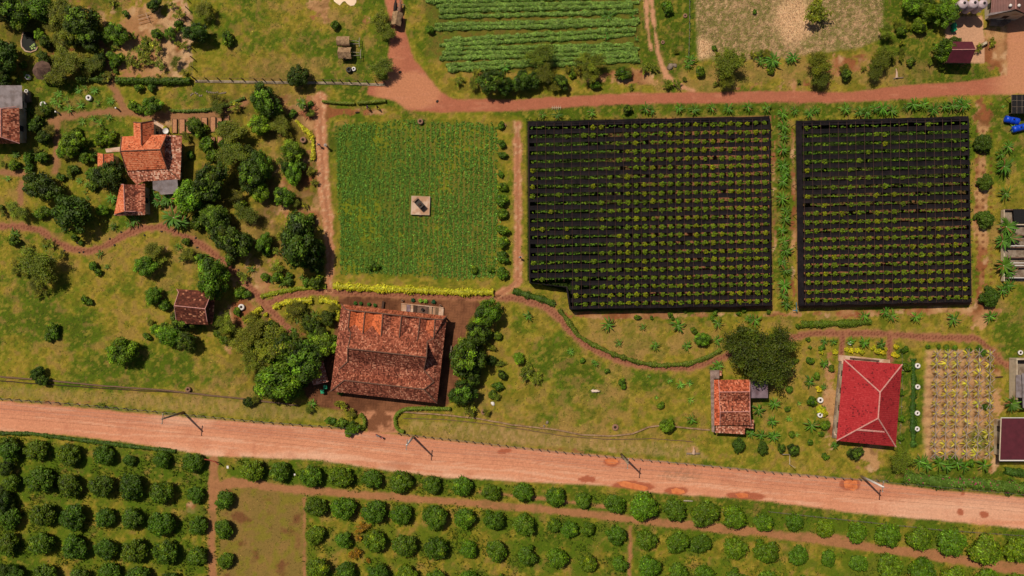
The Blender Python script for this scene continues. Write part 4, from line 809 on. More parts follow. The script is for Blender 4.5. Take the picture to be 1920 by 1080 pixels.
for (key, r, c, x, y) in cand:
    if key == 'left':
        q = .06+.94*float(sm(np.array(x+.25*(y-230)+60*(vnoise(np.array([x]), np.array([y]), 60, 3)[0]-.5)), 1130., 1250.)); q += .25*(c == 0)
        if r < 2 and x > 1080: q += .3
        if 4 < r < 12 and 9 < c < 13: q += .1
    else:
        q = .12+.95*float(sm(np.array(y+40*(vnoise(np.array([x]), np.array([y]), 50, 4)[0]-.5)+(.18*(1660-x))), 370., 450.))+.35*(x < 1520)
        if r > 4 and 1620 > x > 1570: q += .2
    q = min(.97, q); full = random.random() < q
    s = (random.uniform(.42, .60) if full else random.choice([0, .14, .2, .24, .3, .34]))
    if s > 0: lst.append((s, key, r, c, x, y, full))
lst.sort(key=lambda t: -t[0])
ordw = ['first','second','third','fourth','fifth','sixth','seventh','eighth','ninth','tenth','eleventh','twelfth','thirteenth','fourteenth','fifteenth','sixteenth','seventeenth','eighteenth','nineteenth','twentieth','twenty-first','twenty-second','twenty-third','twenty-fourth','twenty-fifth','twenty-sixth','twenty-seventh','twenty-eighth','twenty-ninth','thirtieth']
restV = []; restF = []; restC = []; off = 0
def getarr(me):
    V = np.zeros(len(me.vertices)*3, np.float32); me.vertices.foreach_get('co', V); F = np.zeros(len(me.loops), np.int32); me.loops.foreach_get('vertex_index', F)
    a = np.zeros(len(me.vertices)*4, np.float32); me.color_attributes['Col'].data.foreach_get('color', a); return V.reshape(-1, 3), F.reshape(-1, 3), a.reshape(-1, 4)[:, :3]
parr = [getarr(cm) for _, cm in pep]
small = crown_mesh('foliage', 990, 6, 60, .22, col(104,142,34,1.1), 0, spread=.6, var=.2); sarr = getarr(small); sarr = (sarr[0], sarr[1], sarr[2]*.75)
for i, (s, key, r, c, x, y, full) in enumerate(lst):
    h = random.uniform(2.75, 3.05) if full else random.uniform(2.3, 2.8)
    yl = random.random(); tint = np.array((1.0, 1.0, 1.0))*random.gauss(1, .12)
    if yl < .25 or (not full and yl < .6): tint = tint*[1.5, 1.15, .7]
    loc = P(x, y, h); loc.z = 0
    if i < 300:
        e = empty('pepper_vine', loc, random.uniform(0, 6.28)); pm, cm = pep[i % 4]
        link('post', pm, e); b = link('foliage', cm, e); b.scale = (s, s, s*1.15); b.location = (0, 0, h-s*1.1); b.color = (*tint, 1)
        setp(e, f'round green pepper vine in row {ordw[r]} from top, {ordw[c]} planting spot, {key} net garden', 'plant', f'pepper vines in the {key} net garden')
    else:
        V, F, cc = parr[i % 4] if full else sarr
        a = random.uniform(0, 6.28); R_ = np.array([[math.cos(a), -math.sin(a), 0], [math.sin(a), math.cos(a), 0], [0, 0, 1]])
        V2 = (V*[s, s, s*1.15]) @ R_.T+[loc.x, loc.y, h-s*1.1]; restV.append(V2); restF.append(F+off); restC.append(cc*tint); off += len(V2)
for (key, r, c, x, y) in cand:
    for dx in (4.5, 8, 11.5):
        if random.random() < .62:
            V, F, cc = sarr; s = random.uniform(.12, .26); q = P(x+dx+random.uniform(-1,1), y+random.uniform(-2,2), random.uniform(1.9, 2.5)); t_ = random.choice(([1,1,1],[1.5,1.2,.7],[.8,.95,.8],[1.7,1.25,.9]))
            restV.append(V*[s*1.3, s*.9, s]+[q.x, q.y, q.z]); restF.append(F+off); restC.append(cc*t_); off += len(V)
o = link('pepper_vines', npmesh('pepper_vines', np.concatenate(restV), np.concatenate(restF), np.clip(np.concatenate(restC), 0, 1), M_leaf)); setp(o, 'smaller pepper vines filling the gaps of both net gardens', 'plants', None, 'stuff')

# ------------------------------------------------------------------ vine trellis plot
VX = [(1749,1744),(1768,1764),(1787,1782),(1807,1803),(1827,1823),(1847,1845)]
VY = [663,681,700,718,736,755,773,792,811,830,848]
vines = []
for i in range(4):
    vines.append(star_mesh(800+i, 20, .95, .055, col(180,168,52,1.1), z0=1.1, rise=.5, droop=1.4, seg=4, var=.35, old=.2))
postm = MB().tube([(0,0,0),(0,0,1.5)], [.07,.06], 6).mesh('post', M_concgrey)
M_stick = mat('grey_stick', col(170,148,140), .8, noise=.2)
crossm = []
for i in range(4):
    R = random.Random(i); b = MB()
    for sgn in (-1, 1):
        a = math.pi/2+sgn*.72+R.uniform(-.15, .15); b.tube([(-math.cos(a)*1.15, -math.sin(a)*1.15, 1.2), (math.cos(a)*1.15, math.sin(a)*1.15, 1.65)], .058, 5)
    b.tube([(0, -1.0, 1.42), (0, 1.0, 1.42)], .05, 5); crossm.append(b.mesh('crossbar', M_stick))
for ci, (xa, xb) in enumerate(VX):
    for ri, y in enumerate(VY):
        x = xa+(xb-xa)*ri/10.0+random.uniform(-1, 1); e = empty('trellis_vine', P(x, y+random.uniform(-1, 1), 0)+Vector((-.9, 0, 0)), random.uniform(-.15, .15)); e.location.x += 1.0
        link('post', postm, e); link('crossbar', crossm[(ci+ri) % 4], e)
        v = link('vine', vines[(ci*3+ri*7) % 4], e, None, random.uniform(0, 6)); s = random.uniform(.8, 1.5); v.scale = (s, s, 1); v.color = (1, random.uniform(.85, 1.1), 1, 1)
        setp(e, f'trellis vine on crossed grey sticks, {ordw[ri]} from top in {ordw[ci]} column from left', 'vine', 'vines of the trellis plot')

# ------------------------------------------------------------------ buildings
def roofpart(e, name, vs, faces, m, thick=.10, ridges=(), rr=.11, rm=None, new=None):
    """vs: list of (px, py, z) as surveyed on the photo; faces: index tuples"""
    o0 = e.location; V = [P(*v)-o0 for v in vs]
    bm = bmesh.new(); bv = [bm.verts.new(v) for v in V]; lay = bm.faces.layers.float.new('new')
    for i, f in enumerate(faces):
        try: fc = bm.faces.new([bv[k] for k in f])
        except ValueError: continue
        fc.normal_update()
        if fc.normal.z < 0: fc.normal_flip()
        fc[lay] = (new[i] if new else 0)
    bmesh.ops.triangulate(bm, faces=[f for f in bm.faces if len(f.verts) > 3])
    me = D.meshes.new(name); bm.to_mesh(me); bm.free(); me.materials.append(m)
    o = link(name, me, e); s = o.modifiers.new('thickness', 'SOLIDIFY'); s.thickness = thick; s.offset = -1
    for r in ridges:
        b = MB(); pts = [V[k]+Vector((0, 0, .03)) for k in r]; fine = []
        for a, c in zip(pts[:-1], pts[1:]):
            n = max(1, int((c-a).length/.5)); fine += [a.lerp(c, q/n)+Vector((0, 0, random.uniform(-.015, .02))) for q in range(n)]
        fine.append(pts[-1]); b.tube(fine, [rr*random.uniform(.9, 1.12) for _ in fine], 6); chi(o, 'ridge_cap', b, rm or M_ridge)
    return o
def quadpts(e, corners, z):
    o0 = e.location; return [P(x, y, z)-o0 for x, y in corners]
def walls(e, corners, z, inset=.5, m=None, openings=True, door_edge=2, name='wall', base=0):
    Q = quadpts(e, corners, z); c = sum(Q, Vector())/len(Q); Q = [Vector((c.x+(q.x-c.x)*(1-inset/max(.1, (q.xy-c.xy).length)), c.y+(q.y-c.y)*(1-inset/max(.1, (q.xy-c.xy).length)), 0)) for q in Q]
    b = MB(); n = len(Q)
    vs = [(q.x, q.y, base) for q in Q]+[(q.x, q.y, z-.12) for q in Q]
    b.add(vs, [(i, (i+1) % n, n+(i+1) % n, n+i) for i in range(n)]+[tuple(range(n, 2*n))]); w_ = chi(e, name, b, m or M_plaster)
    if openings:
        for i in range(n):
            a, d = Q[i], Q[(i+1) % n]; L = (d-a).length
            if L < 2: continue
            u = (d-a).normalized(); nr = Vector((u.y, -u.x, 0))
            if nr.dot((a+d)/2-Vector((c.x, c.y, 0))) < 0: nr = -nr
            k = max(1, int(L/3.2))
            for q in range(k):
                p = a+u*(L*(q+.5)/k); isd = (i == door_edge and q == k//2); w2, z0, z1 = (.5, .02, 2.05) if isd else (.5, .95, 2.0)
                z1 = min(z1, z-.4)
                def pane(off, w_, z0, z1, t):
                    bb = MB(); A = [p-u*w_+nr*off, p+u*w_+nr*off, p+u*w_+nr*(off+t), p-u*w_+nr*(off+t)]
                    bb.add([(v.x, v.y, z0) for v in A]+[(v.x, v.y, z1) for v in A], [(3,2,1,0),(4,5,6,7),(0,1,5,4),(1,2,6,5),(2,3,7,6),(3,0,4,7)]); return bb
                f = chi(e, 'door' if isd else 'window', pane(.005, w2, z0, z1, .05), M_darkwood)
                if not isd: chi(f, 'pane', pane(.06, w2-.1, z0+.1, z1-.1, .02), M_glass)
    return w_
def bld(name, cpx, cpy, label, cat, group=None): return empty(name, P(cpx, cpy, 0), 0, label, cat, group)
def Z(ox, oy, s): return lambda u, v, z: (ox+u/s, oy+v/s, z)

# --- the big tiled hall
z = Z(600, 550, 4.696)
hall = bld('tiled_hall', 728, 663, 'huge hall under a weathered brown clay tile roof with many ridges', 'building')
Vh = {}
def add(**k): Vh.update({a: z(*b) for a, b in k.items()})
ze = 2.9
add(E0=(190,95,ze), E1=(1118,200,ze), E2=(1030,968,ze), E3=(92,862,ze), R1a=(225,140,4.0), R1b=(1085,230,4.0),
    W1=(272,355,4.4), W2=(243,600,4.3), W3=(165,672,3.6), M0=(245,485,7.0), M1=(938,563,7.0), X1=(945,425,4.2), X2=(915,675,4.1),
    VR=(1003,778,3.5), VL=(185,690,3.5), S0=(215,765,5.0), S1=(915,845,5.0))
GT = [(265,150),(395,162),(553,178),(718,197),(882,215),(1012,228)]; GB2 = [(247,305),(377,357),(537,380),(697,392),(857,412),(1002,397)]
for i, ((a, b_), (c, d)) in enumerate(zip(GT, GB2)): add(**{f'T{i}': (a, b_, 4.5), f'B{i}': (c, d, 4.7 if 0 < i < 5 else 4.4)})
for i in range(5):
    a = GT[i]; b_ = GT[i+1]; c = GB2[i]; d = GB2[i+1]
    add(**{f'VT{i}': (a[0]*.5+b_[0]*.5, (a[1]+b_[1])/2, 3.75), f'VB{i}': (c[0]*.5+d[0]*.5, min(c[1], d[1])*.0+[275,285,300,318,325][i], 3.8)})
keys = list(Vh); ix = {k: i for i, k in enumerate(keys)}
faces = [['E0','E1','R1b','T5','T4','T3','T2','T1','T0','R1a'], ['E0','R1a','T0','B0','W1','W2','W3','VL','S0','E3'], ['S0','S1','E2','E3'], ['VL','VR','S1','S0'],
         ['M0','M1','X2','VR','VL','W3','W2'], ['E1','R1b','T5','B5','X1','X2','VR','S1','E2'],
         ['M0','M1','X1','B5','VB4','B4','VB3','B3','VB2','B2','VB1','B1','VB0','B0','W1']]
nw = [.35, 0, 0, .05, 0, 0, .12]
for i in range(5):
    faces += [[f'T{i}', f'VT{i}', f'VB{i}', f'B{i}'], [f'VT{i}', f'T{i+1}', f'B{i+1}', f'VB{i}'], [f'T{i}', f'T{i+1}', f'VT{i}']]
    nw += [[1, 1, 0, 0, .1][i], [1, 1, .25, .1, .5][i], .2]
rd = [['R1a','T0','T1','T2','T3','T4','T5','R1b'], ['E0','R1a'], ['E1','R1b'], ['M0','M1'], ['W1','M0'], ['M0','W2','W3'], ['X1','M1','X2','VR'], ['S0','S1'], ['E3','S0'], ['E2','S1'], ['S1','VR']]+[[f'T{i}', f'B{i}'] for i in range(6)]+[['B0','W1'], ['B5','X1']]
roofpart(hall, 'roof', [Vh[k] for k in keys], [[ix[q] for q in f] for f in faces], M_tile_old, .12, [[ix[q] for q in r] for r in rd], new=nw)
for g_ in ('W1','M0','W2'), ('X1','M1','X2'):
    b = MB(); q = [P(*Vh[k])-hall.location for k in g_]; b.add(q+[v-Vector((0,0,.5)) for v in q], [(0,1,2),(3,5,4)]); chi(hall, 'gable_wall', b, M_tile_old)
walls(hall, [Vh[k][:2] for k in ('E0','E1','E2','E3')], ze, 1.2, M_plaster)
for (a, b_) in (('E0','E1'), ('E1','E2'), ('E2','E3'), ('E3','E0')):
    for t in (.02, .26, .5, .74, .98):
        p = lerp2(Vh[a][:2], Vh[b_][:2], t); q = P(p[0], p[1], ze)-hall.location; q = q*.97
        chi(hall, 'column', MB().box(q.x-.12, q.y-.12, 0, q.x+.12, q.y+.12, ze-.15), M_darkwood)
# low garden roof at its left, with two green bins
z = Z(560, 690, 18)
e = bld('small_tiled_shed', 601, 703, 'small tile roofed lean-to half hidden by the bright green tree', 'shed')
roofpart(e, 'roof', [z(380,-330,2.3), z(820,-250,2.3), z(1000,455,2.1), z(500,570,2.1), z(330,150,2.5)], [(0,1,2,3,4)], M_tile_mot, .1, [(3,2)], .05, M_ridgepale)
walls(e, [z(400,-260,0)[:2], z(790,-210,0)[:2], z(930,420,0)[:2], z(520,520,0)[:2]], 2.1, .1, M_darkwood, False)
def wheelie(px, py, rz, label):
    e = empty('garbage_bin', P(px, py, 0), rz, label, 'bin', 'green plastic bins')
    chi(e, 'body', MB().box(-.28,-.3,.06,.28,.3,.92, taper=-.04), M_greenpl); chi(e, 'lid', MB().box(-.34,-.36,.922,.34,.36,1.0, taper=.05).box(-.3,.34,.93,.3,.42,.99), M_greenpl)
    for s in (-1, 1): chi(e, 'wheel', MB().tube([(s*.3,.25,.1),(s*.36,.25,.1)], .1, 10), M_rubber)
wheelie(612, 725, .1, 'green plastic bin nearest the tiled hall corner'); wheelie(606.5, 733.5, .15, 'brighter green bin below the other by the tiled hall')
wheelie(1785, 50, .2, 'green bin on the concrete yard, upper of two'); wheelie(1785.5, 58, .4, 'open green bin on the concrete yard, lower of two')

# --- pale stone terrace north of the hall
z = Z(740, 550, 17.45)
e = bld('stone_terrace', 792, 580, 'pale terrace of stone slabs and planks along the hall upper eave', 'terrace')
def slab(e, name, pts, z0, z1, m):
    b = MB(); o0 = e.location; A = [P(x, y, z1)-o0 for x, y in pts]; n = len(A)
    b.add([(v.x, v.y, z0) for v in A]+[(v.x, v.y, z1) for v in A], [tuple(range(n-1, -1, -1)), tuple(range(n, 2*n))]+[(i, (i+1) % n, n+(i+1) % n, n+i) for i in range(n)]); return chi(e, name, b, m)
def q4(u0, u1, v0, v1, sk=.1): return [z(u0, v0+(u0-220)*sk, 0)[:2], z(u1, v0+(u1-220)*sk, 0)[:2], z(u1-10, v1+(u1-220)*sk, 0)[:2], z(u0-10, v1+(u0-220)*sk, 0)[:2]]
slab(e, 'base', q4(215, 1610, 325, 640), 0, .12, M_concgrey)
slab(e, 'kerb', q4(225, 1600, 318, 345), 0, .45, M_conc)
for u0, u1, m in ((225,390,M_conc),(400,510,M_purplesheet),(525,610,M_conc),(622,730,M_darkwood),(745,1100,M_thatchgrey),(1125,1150,M_conc),(1165,1215,M_conc),(1260,1290,M_conc),(1300,1335,M_conc),(1345,1430,M_wood),(1440,1600,M_conc)): slab(e, 'slab', q4(u0, u1, 350, 630), .122, .3, m)
def pot(name, px, py, r, h, m, label, cat, group=None, rim=True, zb=0, inner=None, where=None):
    e = empty(name, P(px, py, zb), 0, label, cat, group)
    chi(e, 'body', MB().lathe([(r*.55, 0), (r*.95, h*.35), (r, h*.7), (r*.93, h), (r*.55, h), (r*.5, h*.8)], 20), m, True)
    chi(e, 'soil', MB().lathe([(.001, h*.84), (r*.53, h*.82)], 20), inner or M_soil); return e
pot('jar', 755, 563.5, .24, .5, M_clay, 'brown clay jar at the left end of the stone terrace', 'jar'); pot('jar', 826, 573, .24, .5, M_clay, 'brown clay jar at the right end of the stone terrace', 'jar')
pot('jar', 792.5, 580.3, .28, .5, M_black, 'black jar standing in the middle of the stone terrace', 'jar', zb=.3)
e = empty('bench', P(718.5, 572, 0), math.radians(-8), 'dark narrow bench at the upper edge of the tiled hall', 'bench'); chi(e, 'seat', MB().box(-.2,-.75,.38,.2,.75,.45), M_darkwood)
for s in (-.6, .6): chi(e, 'leg', MB().box(-.16,s-.05,0,.16,s+.05,.38), M_darkwood)
e = empty('bench', P(845, 657, 0), math.radians(-8), 'narrow pale bench in the shade right of the tiled hall', 'bench'); chi(e, 'seat', MB().box(-.16,-.9,.38,.16,.9,.44), M_concgrey)
for s in (-.7, .7): chi(e, 'leg', MB().box(-.13,s-.05,0,.13,s+.05,.38), M_concgrey)

# --- red hipped roof house
z = Z(1540, 640, 4.91)
e = bld('red_roof_house', 1625, 757, 'house under a bright red hipped roof with pale ridges', 'house')
ze, zr = 3.1, 6.3
vs = [z(205,165,ze), z(745,212,ze), z(685,970,ze), z(140,915,ze), z(540,468,zr), z(522,708,zr), z(330,812,4.7), z(580,832,4.7), z(345,800,5.1), z(572,815,5.1)]
roofpart(e, 'roof', vs, [(0,1,4), (1,2,5,4), (0,4,5,3), (3,5,2)], M_tile_red, .12, [(0,4), (1,4), (4,5), (5,3), (5,2)], .13, M_ridgepale)
roofpart(e, 'gablet_strip', [z(335,806,4.85), z(578,826,4.85), z(584,840,4.75), z(325,822,4.75)], [(0,1,2,3)], M_ridgepale, .05)
walls(e, [v[:2] for v in vs[:4]], ze, 1.3, M_plaster)
slab(e, 'plinth', [z(170,150,0)[:2], z(730,225,0)[:2], z(660,930,0)[:2], z(100,890,0)[:2]], 0, .25, M_concgrey)
slab(e, 'veranda', [z(160,125,0)[:2], z(635,170,0)[:2], z(633,200,0)[:2], z(158,180,0)[:2]], 0, .3, M_conc)
for (u, v) in ((180,190),(158,322),(150,455),(140,583),(125,717),(112,846)):
    p = P(*z(u+25, v, 0)[:2], 0)-e.location; chi(e, 'column_base', MB().box(p.x-.5, p.y-.35, 0, p.x+.2, p.y+.35, .35), M_conc); chi(e, 'column', MB().box(p.x-.1, p.y-.13, .35, p.x+.16, p.y+.13, ze-.2), M_white)
z0_ = z; pl = bld('bench', *z(395,165,0)[:2], 'grey wooden bench on the veranda edge of the red house', 'bench')
slab(pl, 'seat', [z(265,148,0)[:2], z(535,172,0)[:2], z(534,184,0)[:2], z(265,160,0)[:2]], .62, .7, M_thatchgrey)
for u in (290, 510): slab(pl, 'leg', [z(u,152+(u-265)*.09,0)[:2], z(u+14,152+(u-251)*.09,0)[:2], z(u+14,164+(u-251)*.09,0)[:2], z(u,164+(u-265)*.09,0)[:2]], .3, .62, M_thatchgrey)

# --- orange tiled farmhouse
z = Z(170, 210, 5.144)
fh = bld('orange_farmhouse', 268, 300, 'farmhouse with bright orange tiled gables and mottled lean-to roofs', 'house')
mv = [z(285,378,5.6), z(672,362,5.6), z(300,237,3.9), z(738,215,3.9), z(350,567,3.7), z(738,547,3.7), z(318,540,3.9)]
roofpart(fh, 'main_roof', mv, [(0,1,3,2), (0,1,5,4)], M_tile_or, .12, [(0,1), (2,0,4), (3,1), (1,5)], .10)
roofpart(fh, 'gable_wall', [z(672,366,5.4), z(712,235,3.8), z(720,520,3.7), z(690,380,3.9)], [(0,1,2)], M_tile_or, .05)
wv = [z(485,105,5.3), z(490,318,5.3), z(412,98,4.1), z(415,240,4.1), z(608,82,3.6), z(612,215,3.6), z(600,100,3.9)]
roofpart(fh, 'north_wing_roof', wv, [(0,1,3,2), (0,1,5,4)], M_tile_or, .12, [(0,1), (2,0), (0,4)], .09)
roofpart(fh, 'east_lean_to', [z(700,235,3.6), z(740,222,3.4), z(882,228,2.8), z(862,655,2.7), z(735,548,3.5), z(705,420,3.7)], [(0,1,2,3,4,5)], M_tile_mot, .1)
roofpart(fh, 'south_lean_to', [z(345,562,3.5), z(737,545,3.5), z(862,656,2.7), z(830,650,2.75), z(520,668,2.8), z(440,700,2.8), z(370,620,3.0)], [(0,1,2,3,4,5,6)], M_tile_mot, .1, [(1,2)], .08)
roofpart(fh, 'metal_roof', [z(598,655,2.75), z(836,643,2.75), z(846,785,2.4), z(675,797,2.4), z(660,770,2.42), z(600,748,2.5)], [(0,1,2,3,4,5)], M_greysheet, .05)
walls(fh, [z(300,240,0)[:2], z(735,220,0)[:2], z(850,250,0)[:2], z(845,640,0)[:2], z(380,660,0)[:2], z(345,560,0)[:2]], 2.7, .7, M_plaster)
walls(fh, [z(418,100,0)[:2], z(605,90,0)[:2], z(608,240,0)[:2], z(418,250,0)[:2]], 3.5, .4, M_plaster)
e = bld('tiled_cottage', 242, 374, 'orange tiled cottage with a pale ridge below the orange farmhouse', 'house')
zr = 4.3
cv = [z(320,700,zr), z(328,957,zr), z(288,697,3.4), z(222,1000,3.0), z(428,700,3.3), z(432,960,3.3), z(508,680,2.7), z(526,990,2.6), z(235,700,3.1), z(328,985,3.0), z(490,962,3.0)]
roofpart(e, 'roof', [z(320,700,zr), z(328,957,zr), z(226,985,3.0), z(285,697,3.2)], [(0,1,2,3)], M_tile_or, .1, [(0,1), (0,3)], .09, M_ridgepale)
roofpart(e, 'roof_slope', [z(320,700,zr), z(328,957,zr), z(432,960,3.4), z(428,702,3.4)], [(0,1,2,3)], M_tile_old, .1, [(1,2)], .09, M_ridgepale)
roofpart(e, 'roof_slope', [z(428,702,3.39), z(432,960,3.39), z(488,962,3.1), z(526,990,2.8), z(524,684,2.8), z(490,690,3.1)], [(0,1,2,3,4,5)], M_tile_small, .1)
roofpart(e, 'porch_roof', [z(228,990,2.95), z(328,960,3.3), z(490,966,3.0), z(524,992,2.7), z(232,1003,2.7)], [(0,1,2,3,4)], M_tile_mot, .08, [(0,1,2)], .08, M_ridgepale)
walls(e, [z(290,700,0)[:2], z(515,700,0)[:2], z(520,985,0)[:2], z(235,990,0)[:2]], 2.7, .4, M_plaster)
e = bld('tiled_shed', 198, 301, 'little orange tiled shed left of the orange farmhouse', 'shed')
roofpart(e, 'roof', [z(123,405,3.0), z(123,545,3.0), z(67,392,2.4), z(67,552,2.4), z(220,398,2.3), z(220,552,2.3)], [(0,1,3,2), (0,1,5,4)], M_tile_or, .08, [(0,1)], .08)
walls(e, [z(72,398,0)[:2], z(215,402,0)[:2], z(215,548,0)[:2], z(72,548,0)[:2]], 2.3, .25, M_plaster, True)
e = bld('concrete_patio', 215, 281, 'small pale concrete patio between the farmhouse and the little shed', 'patio'); slab(e, 'slab', [z(140,355,0)[:2], z(290,335,0)[:2], z(285,382,0)[:2], z(150,390,0)[:2]], -.05, .08, M_conc)
e = bld('concrete_patio', 299, 241, 'pale concrete patio at the upper right corner of the farmhouse', 'patio'); slab(e, 'slab', [z(605,60,0)[:2], z(640,95,0)[:2], z(700,130,0)[:2], z(740,170,0)[:2], z(745,215,0)[:2], z(610,220,0)[:2]], -.05, .08, M_conc)
e = empty('satellite_dish', P(312, 246, 2.2), 0, 'pale round satellite dish at the farmhouse corner', 'dish'); chi(e, 'dish', MB().lathe([(.02,.05),(.3,.1),(.5,.25),(.55,.34)], 18), M_white, True); chi(e, 'mast', MB().tube([(0,0,-2.2),(0,0,.05)], .04, 6), M_concgrey)
for (u, v, w_, h_) in ((815,137,40,132),(885,140,50,135),(950,140,44,132),(1100,127,50,140),(1183,122,46,142),(1246,105,44,90),(1316,62,44,46),(1115,315,42,140),(1180,300,40,110),(1252,268,44,60)):
    x, y, _ = z(u, v, 0); e = empty('raised_bed', P(x, y, 0), 0, None, 'garden bed', 'raised soil beds above the trees'); THINGS.append((e, 'rectangular raised bed of pale brown soil', x, y, 'right of the orange farmhouse'))
    hw, hh = w_/2/51.44, h_/2/51.44; k = .05
    chi(e, 'frame', MB().box(-hw-k,-hh-k,0,-hw,hh+k,.28).box(hw,-hh-k,0,hw+k,hh+k,.28).box(-hw,-hh-k,0,hw,-hh,.27).box(-hw,hh,0,hw,hh+k,.27), M_wood)
    chi(e, 'soil', MB().box(-hw,-hh,0,hw,hh,.22, taper=.03), mat('bed_soil', col(190,132,96), .95, noise=.35, nscale=7) if 'bed_soil' not in D.materials else D.materials['bed_soil'])

# --- left edge house
e = bld('edge_house', 5, 215, 'house at left edge with grey metal roof above an orange tiled roof', 'house')
roofpart(e, 'metal_roof', [(-60,160,3.0), (41,160,3.0), (42,204,2.6), (-60,202,2.6)], [(0,1,2,3)], M_greysheet, .05)
roofpart(e, 'tile_roof', [(2,204,5.0), (2,257,5.0), (36,202,3.4), (37,269,3.2), (-50,200,3.0), (-50,270,3.0), (30,200,3.6)], [(0,1,3,2), (0,1,5,4), (1,3,5)], M_tile_small, .1, [(0,1), (1,3), (4,0,6)], .09, M_ridgepale)
walls(e, [(-55,163),(36,163),(36,266),(-48,266)], 2.6, .5, M_plaster)
e = bld('wash_stand', 49, 181, 'small pale concrete washing stand right of the left edge house', 'stand'); slab(e, 'slab', [(44,171),(54,170),(56,190),(44,192)], 0, .6, M_concgrey); pot('jar', 52, 172, .36, .5, M_white, 'white jar on the washing stand at left', 'jar', zb=.6)

# --- brown pavilion
z = Z(300, 520, 8.727)
e = bld('tiled_pavilion', 362, 577, 'raised pavilion with a dark brown clay tile roof and pale ridges', 'pavilion')
pv = [z(235,463,5.6), z(740,515,5.6), z(272,190,4.2), z(822,312,4.0), z(308,245,4.4), z(262,690,4.2), z(775,722,4.1), z(610,215,4.2), z(350,750,4.0)]
roofpart(e, 'roof', [pv[0], pv[1], z(818,315,4.1), z(890,255,3.6), z(610,212,3.8), z(275,190,3.8), z(306,245,4.1), ], [(0,1,2,3,4,5,6)], M_tile_brown, .1, [(0,1), (5,6,0), (3,2,1)], .08, M_ridgepale)
roofpart(e, 'roof_slope', [pv[0], pv[1], z(775,722,4.1), z(795,782,3.6), z(350,752,3.6), z(265,690,4.0)], [(0,1,2,3,4,5)], M_tile_brown, .1, [(0,5), (1,2)], .08, M_ridgepale)
roofpart(e, 'skirt_roof', [z(838,318,3.9), z(905,268,3.3), z(868,700,3.3), z(845,775,3.3), z(780,718,3.9)], [(0,1,2,3,4)], M_tile_brown, .1)
roofpart(e, 'gable_board', [z(745,520,5.3), z(822,322,4.0), z(785,715,4.0)], [(0,1,2)], M_darkwood, .05)
walls(e, [z(300,230,0)[:2], z(850,290,0)[:2], z(830,740,0)[:2], z(300,710,0)[:2]], 3.4, .5, M_darkwood, False, base=1.6)
for t in ((310,240),(840,300),(825,720),(320,700),(580,270),(570,715)):
    p = P(*z(t[0]*.9+57, t[1]*.9+48, 0)[:2], 3)-e.location; chi(e, 'stilt', MB().box(p.x-.12, p.y-.12, 0, p.x+.12, p.y+.12, 1.6), M_darkwood)

# --- small tiled house with side roofs
z = Z(1300, 670, 6.75)
e = bld('small_tiled_house', 1373, 755, 'house with twin ridged orange and brown mottled tile roof', 'house')
h = 5.0
roofpart(e, 'roof', [z(318,285,3.6), z(715,280,3.6), z(715,435,h), z(330,438,h), z(330,560,3.7), z(716,556,3.7), z(716,685,h), z(340,690,h), z(335,860,3.3), z(730,862,3.3)],
         [(0,1,2,3), (3,2,5,4), (4,5,6,7), (7,6,9,8)], M_tile_small, .12, [(3,2), (7,6), (0,3,4,7,8), (1,2,5,6,9)], .07, M_ridgepale, new=[.3, 0, 0, 0])
roofpart(e, 'side_roof', [z(262,285,3.0), z(322,282,3.6), z(332,500,3.7), z(340,858,3.4), z(266,862,2.9)], [(0,1,2,3,4)], M_tile_small, .08, new=[.5])
roofpart(e, 'porch_roof', [z(288,868,2.7), z(655,872,2.7), z(652,975,2.4), z(450,962,2.4), z(275,955,2.4)], [(0,1,2,3,4)], M_tile_mot, .08)
roofpart(e, 'porch_roof', [z(640,868,2.6), z(735,862,2.6), z(730,790,2.8), z(768,790,2.6), z(765,905,2.4), z(650,890,2.4)], [(0,1,2,3,4,5)], M_tile_mot, .08)
roofpart(e, 'thatch_strip', [z(212,165,2.2), z(330,160,2.3), z(328,268,2.3), z(262,270,2.5), z(268,950,2.3), z(232,940,2.2)], [(0,1,2,3,4,5)], M_greythatch, .08)
roofpart(e, 'metal_roof', [z(722,230,2.9), z(945,300,2.5), z(945,515,2.5), z(722,515,2.9)], [(0,1,2,3)], M_purplesheet, .05)
roofpart(e, 'board', [z(322,165,2.0), z(360,170,2.0), z(360,232,2.0), z(325,232,2.0)], [(0,1,2,3)], M_tile_mot, .04)
walls(e, [z(275,290,0)[:2], z(715,285,0)[:2], z(725,855,0)[:2], z(280,855,0)[:2]], 3.0, .4, M_plaster)
for (u, v) in ((935,315),(935,505)): p = P(*z(u, v, 0)[:2], 2.5)-e.location; chi(e, 'post', MB().tube([(p.x,p.y,0),(p.x,p.y,2.45)], .06, 6), M_wood)

# --- top right: maroon shed, brown roofed house, tanks, yard things
z = Z(1780, 0, 8.307)
e = bld('maroon_shed', 1801, 98, 'open shed with a dark maroon metal gable roof beside the concrete yard', 'shed')
roofpart(e, 'roof', [z(40,775,4.2), z(412,770,4.2), z(360,648,3.3), z(60,648,3.3), z(328,982,2.9), z(-45,975,2.9)], [(0,1,2,3), (0,1,4,5)], M_maroon, .05, [(0,1)], .07, M_ridgepale)
for (u, v) in ((350,665),(80,665),(325,960),(-25,955)): p = P(*z(u-8, v, 0)[:2], 3)-e.location; chi(e, 'post', MB().box(p.x-.07, p.y-.07, 0, p.x+.07, p.y+.07, 2.85), M_wood)
e = bld('brown_roof_house', 1880, 2, 'house with brownish pink metal gable roof at top right', 'house')
zg = 5.2
roofpart(e, 'roof', [z(1035,-500,zg+.3), z(1035,140,zg+.3), z(640,205,3.3), z(700,-500,3.3), z(1290,260,3.3), z(1400,-500,3.3)], [(0,1,2,3), (0,1,4,5)], M_brownroof, .06, [(0,1)], .07, M_ridgepale)
